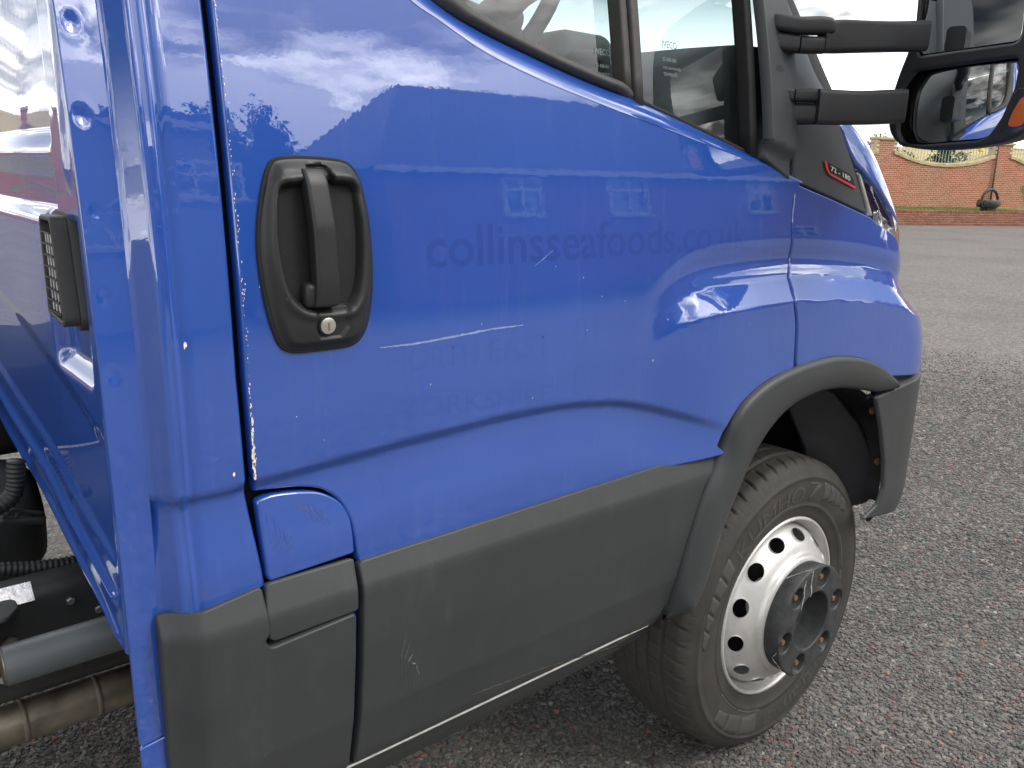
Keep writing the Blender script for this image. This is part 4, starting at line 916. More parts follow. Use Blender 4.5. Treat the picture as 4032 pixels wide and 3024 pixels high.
# steel rim: rolled flange, well and a pierced dome
def revolve(pf, n_=120):
    V = []; F = []; k_ = len(pf)
    for i in range(n_):
        a = 2*math.pi*i/n_
        for r_, y in pf: V.append((r_*math.cos(a), y, r_*math.sin(a)))
    for i in range(n_):
        for q in range(k_-1): F.append((i*k_+q, i*k_+q+1, ((i+1) % n_)*k_+q+1, ((i+1) % n_)*k_+q))
    return V, F
V, F = revolve([(.2225, .014), (.2205, .004), (.2185, .0005), (.2150, -.0005), (.2120, .002), (.2095, .010), (.2075, .018), (.2030, .024), (.1990, .032), (.1955, .050), (.1930, .08), (.192, .16), (.206, .205)]); rim = obj('rim', V, F, 'silver_rim', wheel)
dpts = np.array([(.198, .030), (.1955, .0215), (.192, .0135), (.1885, .0075), (.1840, .0010), (.1780, -.0060), (.1700, -.0135), (.1600, -.0215), (.1500, -.0275), (.1460, -.0300), (.1425, -.0345), (.1400, -.0395), (.1360, -.0425), (.130, -.0440), (.105, -.0445)])
dl = np.r_[0, np.cumsum(np.linalg.norm(np.diff(dpts, axis=0), axis=1))]; dsm = catmull(dpts, 6); dl2 = np.r_[0, np.cumsum(np.linalg.norm(np.diff(dsm, axis=0), axis=1))]
NH = 13; seg_a = 2*math.pi/NH; RM = .178; hl_ = np.interp(.1790, dsm[::-1, 0], dl2[::-1])
mbV = []; mbF = []; mbN = []
def dome(s, l):
    s = np.asarray(s, float); l = np.asarray(l, float); r_ = np.interp(l, dl2, dsm[:, 0]); y = np.interp(l, dl2, dsm[:, 1]); a = s/RM; return np.stack([r_*np.cos(a), y, r_*np.sin(a)], -1)
hp = np.array([(.0215*math.cos(t), hl_+.0172*math.sin(t)) for t in np.linspace(0, 2*math.pi, 28, endpoint=False)])
half = seg_a*RM/2; tile = np.array([(-half, .0005), (half, .0005), (half, dl2[-1]-.0005), (-half, dl2[-1]-.0005)])
pv, pf_, pn = panel('x', tile, dome, 'silver_rim', None, grid=.0045, ret=.004, bev=.0008, holes=[hp], step=.004, flip=True, build=False, rim=False)
for i in range(NH):
    a = math.radians(79)+i*seg_a; ca, sa_ = math.cos(a), math.sin(a); R3 = np.array([[ca, 0, -sa_], [0, 1, 0], [sa_, 0, ca]]); b = len(mbV)
    mbV += [tuple(R3 @ v) for v in pv]; mbN += [tuple(R3 @ v) for v in pn]; mbF += [tuple(q+b for q in f_) for f_ in pf_]
obj('wheel_dome', mbV, mbF, 'silver_rim', rim, True, mbN)
V, F = revolve([(.175, .06), (.05, .06)], 48); obj('brake_disc', V, F, 'gap_black', rim)
# black nut cover with six pockets and rusty studs
bang = [71.9+60*k_ for k_ in range(6)]
pocket = [np.array([(.104*math.cos(math.radians(b_))+.0245*math.cos(t), .104*math.sin(math.radians(b_))+.0245*math.sin(t)) for t in np.linspace(0, 2*math.pi, 30, endpoint=False)]) for b_ in bang]
face = np.array([(.1335*math.cos(t), .1335*math.sin(t)) for t in np.linspace(0, 2*math.pi, 120, endpoint=False)]); cen_h = np.array([(.070*math.cos(t), .070*math.sin(t)) for t in np.linspace(0, 2*math.pi, 70, endpoint=False)])
hub = panel('hub_cover', face, lambda s, z: np.stack([s, -.0835+.10*np.clip(np.hypot(s, z)-.125, 0, 1), z], -1), 'hub_plastic', wheel, grid=.008, ret=.047, bev=.004, holes=pocket+[cen_h], step=.004)
for p_ in pocket:
    c_ = p_.mean(0); V, F = revolve([(.0243, -.079), (.0225, -.060), (.019, -.056), (.001, -.056)], 28); obj('stud_pocket', [(v[0]+c_[0], v[1], v[2]+c_[1]) for v in V], F, 'hub_plastic', hub)
    bolt((c_[0], -.056, c_[1]), (0, -1, 0), .0115, .014, 'rust', wheel, 'wheel_nut'); bolt((c_[0], -.066, c_[1]), (0, -1, 0), .0078, .012, 'rust', wheel, 'wheel_stud')
V, F = revolve([(.0700, -.080), (.068, -.055), (.064, -.030), (.060, -.020), (.001, -.020)], 60); obj('hub_recess', V, F, 'hub_plastic', hub)
def crackline(pts, w0, seed):
    r_ = random.Random(seed); P = resample(np.array(pts), .002); V = []; F = []
    for i, q in enumerate(P):
        d = P[min(i+1, len(P)-1)]-P[max(i-1, 0)]; d /= np.linalg.norm(d); 
        nrm_ = np.cross(d, np.array([0, -1, 0]) if abs(d[1]) < .5 else np.array([-.7, 0, .7])); nrm_ /= np.linalg.norm(nrm_)+1e-9; ww = w0*r_.uniform(.3, 1.4); j_ = w0*r_.uniform(-.7, .7)
        V += [tuple(q+nrm_*(j_-ww/2)), tuple(q+nrm_*(j_+ww/2))]
    for i in range(len(P)-1): F.append((2*i, 2*i+1, 2*i+3, 2*i+2))
    return obj('crack', V, F, 'white_scuff', hub, False)
def pol(r_, a, y): return (r_*math.cos(math.radians(a)), y, r_*math.sin(math.radians(a)))
crackline([pol(.132, 98, -.0832), pol(.118, 101, -.0842), pol(.100, 104, -.0842), pol(.085, 102, -.0842), pol(.070, 106, -.0842)], .0022, 1)
crackline([pol(.1345, 98, -.080), pol(.1345, 106, -.070), pol(.1347, 116, -.058), pol(.1347, 122, -.048)], .0012, 2)
crackline([pol(.125, 112, -.0842), pol(.108, 118, -.0842), pol(.092, 121, -.0842), pol(.082, 128, -.0842), pol(.071, 140, -.0842)], .0020, 3)
crackline([pol(.0695, 205, -.076), pol(.0695, 214, -.060), pol(.070, 226, -.070), pol(.071, 236, -.080)], .0022, 4)
crackline([pol(.1345, 196, -.080), pol(.1348, 204, -.066), pol(.1348, 212, -.074), pol(.1345, 222, -.079)], .0016, 5)
# simpler far-side and rear wheels so the truck stands on the ground
for (x, y) in ((0, 1.75), (-3.4, .12), (-3.4, 1.75)):
    w2 = empty('wheel', (x, y, WZ)); w2.parent = truck
    V, F = revolve([(.219, .01), (.25, -.007), (.29, -.013), (.33, -.006), (.355, .018), (.361, .06), (.361, .16), (.355, .20), (.33, .23), (.22, .22)], 72); obj('tyre', V, F, 'tyre_rubber', w2)
    V, F = revolve([(.221, .012), (.21, .004), (.20, .03), (.178, -.005), (.145, -.03), (.1, -.045), (.001, -.045)], 60); obj('rim', V, F, 'silver_rim', w2)
# ================================================================== THE YARD
# tarmac: loose-topped black aggregate with brick-red and pale chips
STONE_A, STONE_B = (.074, .0725, .069), (.165, .160, .150)
m = NT('asphalt'); tcn = m.n('ShaderNodeTexCoord')
vo = m.n('ShaderNodeTexVoronoi'); vo.inputs['Scale'].default_value = 100; m.l(tcn.outputs['Object'], vo.inputs['Vector'])
sx = m.n('ShaderNodeSeparateColor'); m.l(vo.outputs['Color'], sx.inputs[0])
c = m.ramp(sx.outputs[0], [(0, (.105, .098, .088)), (.55, (.152, .142, .127)), (1, (.225, .21, .188))])
big = m.noise(.5, 7, .7); c = m.mixc(.75, c, m.ramp(big, [(.32, (.60, .60, .61)), (.5, (.92, .91, .89)), (.68, (1.12, 1.10, 1.05))]), 'MULTIPLY')
rg = m.n('ShaderNodeMapRange'); m.l(sx.outputs[1], rg.inputs[0]); rg.inputs[1].default_value = .968; rg.inputs[2].default_value = .972; c = m.mixc(rg.outputs[0], c, (.22, .075, .05))
pg = m.n('ShaderNodeMapRange'); m.l(sx.outputs[2], pg.inputs[0]); pg.inputs[1].default_value = .985; pg.inputs[2].default_value = .99; c = m.mixc(pg.outputs[0], c, (.34, .33, .30))
dk = m.n('ShaderNodeMapRange'); m.l(vo.outputs['Distance'], dk.inputs[0]); dk.inputs[1].default_value = .45; dk.inputs[2].default_value = .75; dk.inputs[3].default_value = 1.0; dk.inputs[4].default_value = .0
v2 = m.n('ShaderNodeTexVoronoi'); v2.inputs['Scale'].default_value = 34; m.l(tcn.outputs['Object'], v2.inputs['Vector']); s2 = m.n('ShaderNodeSeparateColor'); m.l(v2.outputs['Color'], s2.inputs[0])
c = m.mixc(.75, c, m.ramp(s2.outputs[0], [(0, (.62, .62, .62)), (.5, (1, 1, 1)), (1, (1.45, 1.43, 1.40))]), 'MULTIPLY')
r2_ = m.n('ShaderNodeMapRange'); m.l(s2.outputs[1], r2_.inputs[0]); r2_.inputs[1].default_value = .986; r2_.inputs[2].default_value = .99; r2_.inputs[4].default_value = .6; c = m.mixc(r2_.outputs[0], c, (.25, .10, .075))
m.set(color=c, rough=.56, spec=.5); m.l(m.bump(dk.outputs[0], .8, .004), m.b.inputs['Normal'])
m = NT('bitumen'); m.set(color=m.ramp(m.noise(40, 3), [(.3, (.020, .020, .020)), (.7, (.040, .039, .037))]), rough=.7)
m = NT('aggregate'); at_ = m.n('ShaderNodeAttribute'); at_.attribute_name = 'tint'; m.set(color=m.mixc(.35, at_.outputs['Color'], m.ramp(m.noise(300, 3, .6), [(.3, (.55, .55, .55)), (.7, (1.2, 1.2, 1.2))]), 'MULTIPLY'), rough=.62, spec=.4)
m.l(m.bump(m.noise(700, 2), .25, .0006), m.b.inputs['Normal'])
gs = 1500; gd = obj('ground', [(-gs, -gs, -.0015), (gs, -gs, -.0015), (gs, gs, -.0015), (-gs, gs, -.0015)], [(0, 1, 2, 3)], 'asphalt', None, False); gd['kind'] = 'structure'; gd['label'] = 'dark grey tarmac yard with red and pale chippings'
# the chippings near the camera are real stones
az0, az1 = math.radians(40.1-41), math.radians(40.1+39); R0, R1 = 1.05, 8.0
pitch = .0083; N_ = int((az1-az0)*.5*(R1**2-R0**2)/(pitch*pitch)*.92)
rad = np.sqrt(RNG.uniform(R0**2, R1**2, N_)); az = RNG.uniform(az0, az1, N_)
px = CAM[0]+rad*np.sin(az); py = CAM[1]+rad*np.cos(az)
keep = (rad < 2.6) | (az > math.radians(50)); px, py, rad = px[keep], py[keep], rad[keep]
# thin the far stones, where they fall under a pixel
kp = RNG.random(len(px)) < np.clip((8.0-rad)/5.6, 0, 1); px, py, rad = px[kp], py[kp], rad[kp]; n_ = len(px)
sz = np.exp(RNG.normal(math.log(.0060), .32, n_)); sz = np.clip(sz, .0032, .0125); hgt = sz*RNG.uniform(.22, .55, n_); rot = RNG.uniform(0, 6.28, n_); K = 5
asp = RNG.uniform(.65, 1.0, n_); tx, ty = RNG.uniform(-.22, .22, (2, n_))
V = np.zeros((n_, 2*K+1, 3)); 
for k_ in range(K):
    a = 2*math.pi*k_/K+RNG.uniform(-.35, .35, n_); r1 = sz*RNG.uniform(.75, 1.15, n_); r2 = r1*RNG.uniform(.62, .90, n_)
    for off, rr3, zz3 in ((0, r1, np.full(n_, -.0035)), (K, r2, hgt*RNG.uniform(.72, .98, n_))):
        lx, ly = rr3*np.cos(a), rr3*np.sin(a)*asp; X_ = lx*np.cos(rot)-ly*np.sin(rot); Y_ = lx*np.sin(rot)+ly*np.cos(rot)
        V[:, off+k_] = np.stack([px+X_, py+Y_, zz3+(tx*X_+ty*Y_ if off else 0)-.0010], -1)
V[:, 2*K] = np.stack([px, py, hgt*RNG.uniform(.85, 1.05, n_)-.0010], -1)
b = (np.arange(n_)*(2*K+1))[:, None]; tri = []
for k_ in range(K):
    j = (k_+1) % K; tri += [(k_, j, K+j), (k_, K+j, K+k_), (K+k_, K+j, 2*K)]
T = (b[:, :, None]+np.array(tri)[None]).reshape(-1)
me = bpy.data.meshes.new('chippings'); nv = n_*(2*K+1); nf = n_*len(tri); me.vertices.add(nv); me.vertices.foreach_set('co', V.reshape(-1)); me.loops.add(nf*3); me.loops.foreach_set('vertex_index', T.astype(np.int32)); me.polygons.add(nf)
me.polygons.foreach_set('loop_start', np.arange(0, nf*3, 3, dtype=np.int32)); me.polygons.foreach_set('use_smooth', np.zeros(nf, bool)); me.update()
g = RNG.random(n_)[:, None]; col = np.array(STONE_A)*(1-g)+np.array(STONE_B)*g; kk = RNG.random(n_)
red = kk < .014; col[red] = np.array((.25, .105, .085))*RNG.uniform(.7, 1.35, (red.sum(), 1)); pale = (kk > .990); col[pale] = np.array((.28, .27, .25))*RNG.uniform(.7, 1.3, (pale.sum(), 1))
lf = .5+.5*np.sin(px*3.1+1.7*np.sin(py*2.3))*np.cos(py*2.7+1.3*np.sin(px*1.9)); lf2 = .5+.5*np.sin(px*9+2*np.sin(py*7))*np.cos(py*8+px*3); col = col*(.80+.24*lf+.14*lf2)[:, None]
ca = me.color_attributes.new('tint', 'FLOAT_COLOR', 'POINT'); cc4 = np.ones((n_, 2*K+1, 4)); cc4[:, :, :3] = col[:, None, :]; ca.data.foreach_set('color', cc4.reshape(-1).astype(np.float32))
me.materials.append(MATS['aggregate']); st = link(bpy.data.objects.new('chippings', me)); tag(st, 'dark and brick red stone chippings bedded in the near tarmac', 'chippings', kind='stuff')

# ---- brick
def brick_mat(name, cols, tex=False):
    m = NT(name)
    if tex:
        tcn = m.n('ShaderNodeTexCoord'); sp_ = m.n('ShaderNodeSeparateXYZ'); m.l(tcn.outputs['Object'], sp_.inputs[0]); cb = m.n('ShaderNodeCombineXYZ'); ad = m.n('ShaderNodeMath', operation='ADD'); m.l(sp_.outputs[0], ad.inputs[0]); m.l(sp_.outputs[1], ad.inputs[1]); m.l(ad.outputs[0], cb.inputs[0]); m.l(sp_.outputs[2], cb.inputs[1])
        bt = m.n('ShaderNodeTexBrick'); m.l(cb.outputs[0], bt.inputs['Vector']); bt.inputs['Scale'].default_value = 1.0; bt.inputs['Brick Width'].default_value = .225; bt.inputs['Row Height'].default_value = .075; bt.inputs['Mortar Size'].default_value = .006
        bt.inputs['Color1'].default_value = (*cols[0], 1); bt.inputs['Color2'].default_value = (*cols[2], 1); bt.inputs['Mortar'].default_value = (.34, .29, .22, 1); c = m.mixc(.6, bt.outputs['Color'], m.ramp(m.noise(2, 4), [(.3, (.75, .75, .75)), (.7, (1.1, 1.1, 1.1))]), 'MULTIPLY'); m.set(color=c, rough=.85)
        m.l(m.bump(bt.outputs['Fac'], -.5, .006), m.b.inputs['Normal'])
    else:
        oi = m.n('ShaderNodeObjectInfo'); ge = m.n('ShaderNodeNewGeometry'); ad = m.n('ShaderNodeMath', operation='ADD'); m.l(oi.outputs['Random'], ad.inputs[0]); m.l(ge.outputs['Random Per Island'], ad.inputs[1]); fr_ = m.n('ShaderNodeMath', operation='FRACT'); m.l(ad.outputs[0], fr_.inputs[0])
        c = m.ramp(fr_.outputs[0], [(0, cols[0]), (.4, cols[1]), (.8, cols[2]), (1, cols[3])]); c = m.mixc(.5, c, m.ramp(m.noise(30, 4, .7, 'Object'), [(.3, (.7, .7, .7)), (.7, (1.2, 1.2, 1.2))]), 'MULTIPLY'); m.set(color=c, rough=.85); m.l(m.bump(m.noise(120, 3), .4, .003), m.b.inputs['Normal'])
    return m.m
BC = [(.31, .095, .052), (.38, .118, .064), (.43, .150, .088), (.29, .125, .085)]
brick_mat('brick', BC); brick_mat('brick_wall', BC, True); brick_mat('low_brick', [(.22, .075, .045), (.27, .095, .055), (.31, .13, .085), (.20, .085, .06)])
HB = [(.20, .062, .036), (.25, .08, .045), (.28, .10, .06), (.2, .08, .05)]; brick_mat('house_brick', HB, True)
simple('mortar', (.56, .46, .34), .9, var=.2, scale=12); simple('sandstone', (.43, .35, .20), .85, var=.3, scale=6, bump=.3, bscale=40, bdist=.004)
simple('railing_paint', (.38, .40, .41), .5, var=.15); simple('yellow_paint', (.75, .50, .03), .5, var=.1); simple('pipe_paint', (.11, .06, .045), .6)
simple('bronze', (.035, .034, .034), .55, var=.6, scale=25, bump=.8, bscale=18, bdist=.02); simple('slate', (.045, .043, .047), .6, var=.4, scale=9); simple('white_frame', (.52, .52, .51), .4, var=.05); simple('leaf', (.05, .10, .025), .6, var=.5, scale=3); simple('shrub_leaf', (.035, .075, .022), .6, var=.6, scale=2); simple('bark', (.09, .065, .045), .9, var=.4)
simple('grass', (.115, .165, .028), .8, var=.35, scale=1.5); simple('dry_grass', (.40, .33, .15), .95, var=.22, scale=.12); simple('house_render', (.28, .26, .22), .85, var=.1)
m = NT('house_pane'); m.set(color=(.02, .025, .03), rough=.05, coat=1.0, coatr=.02)

WA = math.atan2(-.37, .929); W0 = np.array([28.9, 12.2, 0.0]); WD = np.array([math.cos(WA), math.sin(WA), 0]); WN = np.array([-math.sin(WA), math.cos(WA), 0])
def wl(ox, oy, d):                          # sight line -> (along wall, height) on the plane d metres behind the kerb wall
    p = on_plane(ox, oy, W0+WN*d, WN)-W0; return np.array([p @ WD, p[2]])
def wl_obj(o): o.location = W0; o.rotation_euler = (0, 0, WA); return o
u0 = wl(1935, 470, 0)[0]-1.2; u1 = wl(2212, 470, 0)[0]+1.4
def strip_box(x0, x1, y0, y1, z0, z1): return box(((x0+x1)/2, (y0+y1)/2, (z0+z1)/2), (x1-x0, y1-y0, z1-z0))
def brick_mesh(w_, d_, h_, mat, name='brick'):
    V, F = box((0, 0, 0), (w_, d_, h_), .004, seg=1); me = bpy.data.meshes.new(name); me.from_pydata(V, [], F); me.materials.append(MATS[mat]); return me
def put(me, loc, parent, name='brick'):
    o = bpy.data.objects.new(name, me); COL.objects.link(o); o.parent = parent; o.location = loc; return o
# kerb wall in front of the raised lawn
KH = .50; kerb = empty('garden_wall', (0, 0, 0)); wl_obj(kerb); tag(kerb, 'low red brick retaining wall with brick on edge top below the lawn', 'wall')
V, F = strip_box(u0, u1, .012, .30, -.05, KH-.012); obj('wall_core', V, F, 'mortar', kerb, False)
V, F = strip_box(-75, u0, .006, .30, -.05, KH); obj('wall_run', V, F, 'brick_wall', kerb, False); V, F = strip_box(u1, 40, .006, .30, -.05, KH); obj('wall_run', V, F, 'brick_wall', kerb, False)
bs = brick_mesh(.215, .10, .065, 'low_brick'); bh = brick_mesh(.065, .24, .105, 'low_brick')
for r_ in range(5):
    x = u0+(.1125 if r_ % 2 else 0)
    while x < u1: put(bs, (x, .05+random.uniform(-.003, .003), .0375+.077*r_), kerb); x += .225
x = u0
while x < u1: put(bh, (x, .118+random.uniform(-.004, .004), KH-.056), kerb); x += .075
# lawn on top
lz = .47; V = []; F = []; nx, ny = 180, 10
for i in range(nx+1):
    for j in range(ny+1): x = -75+115*i/nx; y = .26+3.2*j/ny; V.append((x, y, lz+.012*y+.012*math.sin(x*2.1+j)+.01*math.sin(x*5.3)))
for i in range(nx):
    for j in range(ny): F.append((i*(ny+1)+j, (i+1)*(ny+1)+j, (i+1)*(ny+1)+j+1, i*(ny+1)+j+1))
lawn = obj('lawn', V, F, 'grass', None); wl_obj(lawn); lawn['kind'] = 'structure'; lawn['label'] = 'narrow raised lawn between the two brick walls'
V = []; F = []
for i in range(9000):
    x = random.uniform(u0, u1); y = random.uniform(.3, 3.3); h_ = random.uniform(.02, .05); a = random.uniform(0, 6.28); w_ = .006; b = len(V); z = lz+.012*y-.01; dx, dy = w_*math.cos(a), w_*math.sin(a)
    V += [(x-dx, y-dy, z), (x+dx, y+dy, z), (x+random.uniform(-.02, .02), y+random.uniform(-.02, .02), z+h_+.01)]; F.append((b, b+1, b+2))
gr = obj('grass_blades', V, F, 'grass', None, False); wl_obj(gr); tag(gr, 'short mown grass on the raised lawn', 'grass', kind='stuff')
# tall wall with swagged openings
HD = 3.3; ZT_ = 2.95; zb = .47
Z6 = ((3332, 400), 3.16)
def w6(a, b, d=HD): return wl(*z2(a, b, *Z6), d)
oc = .5*(w6(612, 690)+w6(1850, 640)); lw = w6(1850, 640)[0]-w6(612, 690)[0]; low = w6(1180, 772)[1]; hi = .5*(w6(612, 640)[1]+w6(1850, 640)[1]); pitch_w = lw+(w6(2075, 640)[0]-w6(1850, 640)[0])
def sag(t): return low+(hi-low)*abs(2*t-1)**2.2
cent = [oc[0]+k_*pitch_w for k_ in range(-22, 7)]
top = []
for c_ in cent:
    if c_+lw/2 < -75 or c_-lw/2 > 40: continue
    top.append((c_-lw/2, ZT_)); top += [(c_-lw/2+lw*t, sag(t)) for t in np.linspace(0, 1, 17)]; top.append((c_+lw/2, ZT_))
outl = np.array([(40, zb-.5), (40, ZT_)]+top[::-1]+[(-75, ZT_), (-75, zb-.5)])
tall = empty('boundary_wall', (0, 0, 0)); wl_obj(tall); tag(tall, 'tall red brick wall with swagged railed openings and sandstone sills', 'wall')
hu0, hu1 = w6(300, 1000)[0]-.8, w6(2212, 1000)[0]+.9
def wall_slab(o_, mat, y0, name):
    bm = bmesh.new(); vs = [bm.verts.new((a, y0, b)) for a, b in o_]; f = bm.faces.new(vs); r = bmesh.ops.extrude_face_region(bm, geom=[f]); bmesh.ops.translate(bm, verts=[v for v in r['geom'] if isinstance(v, bmesh.types.BMVert)], vec=(0, .33, 0)); bmesh.ops.recalc_face_normals(bm, faces=bm.faces)
    me = bpy.data.meshes.new(name); bm.to_mesh(me); bm.free(); me.materials.append(MATS[mat]); return link(bpy.data.objects.new(name, me), tall)
def clip(o_, a, b):                                            # the part of the outline between two stations
    t_ = [q for q in top if a < q[0] < b]; ze = lambda x: ZT_ if not any(abs(x-c_) < lw/2 for c_ in cent) else sag((x-[c_ for c_ in cent if abs(x-c_) < lw/2][0]+lw/2)/lw)
    return [(b, zb-.5), (b, ze(b))]+t_[::-1]+[(a, ze(a)), (a, zb-.5)]
wall_slab(clip(outl, hu0, hu1), 'mortar', HD+.006, 'wall_core'); wall_slab(clip(outl, -75, hu0), 'brick_wall', HD+.004, 'wall_run'); wall_slab(clip(outl, hu1, 40), 'brick_wall', HD+.004, 'wall_run')
bt_ = brick_mesh(.209, .10, .060, 'brick'); cand = []
def z_top(x):
    for c_ in cent:
        if abs(x-c_) < lw/2: return sag((x-c_+lw/2)/lw)
    return ZT_
for r_ in range(int((ZT_-zb)/.075)+1):
    x = hu0+(.1125 if r_ % 2 else 0)
    while x < hu1:
        z = zb+.03+.075*r_
        if z+.03 < min(z_top(x-.10), z_top(x+.10)): cand.append((x, HD+.05+random.uniform(-.002, .002), z))
        x += .225
ctr = w6(1250, 1000); cand.sort(key=lambda q: ((q[0]-ctr[0])/1.9)**2+((q[2]-ctr[1])/1.1)**2)
for q in cand[:300]: put(bt_, q, tall)
mb = MB(); bv, bf = [tuple(v.co) for v in bt_.vertices], [tuple(p_.vertices) for p_ in bt_.polygons]
for q in cand[300:]: mb.add([(v[0]+q[0], v[1]+q[1], v[2]+q[2]) for v in bv], bf)
o = mb.build('brickwork', 'brick', tall, False); o['kind'] = 'stuff'
vis = [c_ for c_ in cent if -75 < c_-lw/2 and c_+lw/2 < 40]
for c_ in vis:
    near = hu0-2 < c_ < hu1+2; secs = []
    for t in np.linspace(-.02, 1.02, 25):
        tt = min(1, max(0, t)); x = c_-lw/2+lw*t; z = sag(tt); secs.append([(x, HD-.05, z-.115), (x, HD-.05, z-.01), (x, HD-.03, z+.02), (x, HD+.38, z+.03), (x, HD+.38, z-.115)])
    V, F = loft(secs); obj('stone_sill', V, F, 'sandstone', tall, False)
    rl = None
    if near:
        nb_ = int(lw/.148); V, F = tube([(c_-lw/2, HD+.17, ZT_-.12), (c_+lw/2, HD+.17, ZT_-.12)], .018, 8); rl = obj('railing', V, F, 'railing_paint', tall)
        V, F = tube([(0, 0, 0), (0, 0, 1)], .011, 8); bar = bpy.data.meshes.new('bar'); bar.from_pydata([tuple(v) for v in V], [], F); bar.materials.append(MATS['railing_paint'])
        for i in range(1, nb_):
            x = c_-lw/2+i*lw/nb_; b_ = put(bar, (x, HD+.17, sag(i/nb_)), rl, 'bar'); b_.scale = (1, 1, ZT_-.05-sag(i/nb_))
for k_, c_ in enumerate(cent[:-1]):
    a, b = c_+lw/2, cent[k_+1]-lw/2
    if a < -75 or b > 40: continue
    V, F = box(((a+b)/2, HD+.165, ZT_+.05), (b-a+.10, .46, .10), .02, seg=1); obj('coping_stone', V, F, 'sandstone', tall, False)
q0, q1 = w6(1868, 540), w6(1795, 1225); V, F = tube([(.5*(q0[0]+q1[0]), HD-.07, zb), (.5*(q0[0]+q1[0]), HD-.07, ZT_-.05)], .038, 12); obj('drainpipe', V, F, 'pipe_paint', tall)
yb_ = w6(1702, 605); V, F = box((yb_[0], HD+.10, yb_[1]+.02), (.19, .10, .17), .02); yo = obj('yellow_box', V, F, 'yellow_paint', None); wl_obj(yo); tag(yo, 'small yellow box fixed to the railing below the mirror', 'box')  # plain yellow box on the railing, not a lamp
# dry hillside beyond
V = []; F = []; nx, ny = 60, 30
for i in range(nx+1):
    for j in range(ny+1):
        x = -160+300*i/nx; y = HD+3+160*(j/ny)**1.3; z = 1.2+8.5*sst((y-4)/150)+1.0*math.sin(x*.05)*sst(y/60)+.35*math.sin(x*.21+y*.13); V.append((x, y, z))
for i in range(nx):
    for j in range(ny): F.append((i*(ny+1)+j, (i+1)*(ny+1)+j, (i+1)*(ny+1)+j+1, i*(ny+1)+j+1))
hill = obj('hill', V, F, 'dry_grass', None); wl_obj(hill); hill['kind'] = 'structure'; hill['label'] = 'pale dry grass hillside rising beyond the brick wall'
def leaves(n_, rx, ry, rz, size, seed, clumps=14):
    r_ = np.random.default_rng(seed); C_ = r_.normal(size=(clumps, 3)); C_ /= np.linalg.norm(C_, axis=1)[:, None]; C_ *= r_.uniform(.35, .85, (clumps, 1)); V = []; F = []
    for i in range(n_):
        c_ = C_[r_.integers(clumps)]; d = r_.normal(size=3); d /= np.linalg.norm(d); p = c_+d*r_.uniform(.1, .42); p = p*np.array([rx, ry, rz]); a = r_.normal(size=3); a /= np.linalg.norm(a); b = np.cross(a, r_.normal(size=3)); b /= np.linalg.norm(b); s_ = size*r_.uniform(.6, 1.4); k_ = len(V)
        V += [p-a*s_, p+b*s_*.5, p+a*s_, p-b*s_*.5]; F.append((k_, k_+1, k_+2, k_+3))
    return V, F
shr = [(-1.3, 5.2, .9, 1.0), (.2, 5.6, 1.0, .7), (1.0, 6.2, .8, .6), (2.1, 5.4, .9, .85), (3.4, 5.8, 1.1, .95), (-2.6, 5.8, .9, .7)]
slab_ = ['dark leafy shrub behind the railing nearest the truck bonnet', 'low green bush behind the middle of the railing', 'small pale bush behind the railing centre', 'dark round shrub behind the railing below the mirror', 'leafy shrub behind the right end of the railing', 'green shrub hidden behind the brick pier']
for i, (u_, d_, r_, h_) in enumerate(shr):
    p = W0+WD*(oc[0]+u_-.8)+WN*(HD+d_-3.6); h_ *= 1.25; s_ = empty('shrub', (p[0], p[1], 1.55)); V, F = leaves(900, r_, r_*.8, h_, .07, 50+i); cr = obj('crown', V, F, 'shrub_leaf', s_, False); cr.location = (0, 0, h_*.6)
    V, F = tube([(0, 0, -.6), (.03, 0, .2), (.05, .04, .7)], .03, 8, True, lambda t: .03*(1-.6*t)); obj('trunk', V, F, 'bark', s_); tag(s_, slab_[i], 'shrub', 'shrubs behind the railing')
# ram-headed basket planter on the lawn edge
bp_ = wl(*z2(1765, 1352, *Z6), .55); P0 = W0+WD*bp_[0]+WN*.55; bas = empty('basket_planter', (P0[0], P0[1], lz+.01)); bas.rotation_euler = (0, 0, WA); tag(bas, 'dark weathered basket planter with hoop handle and ram head on the lawn', 'planter')
secs = []
for t, rx_, in ((0, .22), (.12, .33), (.3, .40), (.5, .43), (.75, .43), (.9, .41), (1.0, .39), (.97, .34), (.85, .30)): secs.append([(rx_*1.0*math.cos(a), rx_*.72*math.sin(a), .10+.30*t+.012*math.sin(9*a+8*t)) for a in np.linspace(0, 2*math.pi, 40, endpoint=False)])
V, F = loft(secs); obj('basket', V, F, 'bronze', bas); V, F = box((0, 0, .055), (.42, .34, .11), .02); obj('base', V, F, 'bronze', bas)
V, F = tube([(.37*math.cos(a), 0, .36+.40*math.sin(a)) for a in np.linspace(-.1, math.pi+.1, 30)], .05, 12, False, lambda t: .05+.008*math.sin(60*t)); obj('hoop_handle', V, F, 'bronze', bas)
V, F = loft([[(-.33-.20*t+0*math.cos(a), (.10-.05*t)*math.sin(a), .32-.08*t+(.11-.05*t)*math.cos(a)) for a in np.linspace(0, 2*math.pi, 16, endpoint=False)] for t in np.linspace(0, 1, 6)]); hd = obj('ram_head', V, F, 'bronze', bas)
for sg in (-1, 1):
    V, F = tube([(-.36-.09*math.sin(t), sg*(.09+.035*t/4), .36-.09*(1-math.cos(t))+.03*math.cos(t)) for t in np.linspace(0, 4.6, 22)], .034, 10, True, lambda t: .036*(1-.7*t)); obj('horn', V, F, 'bronze', hd)
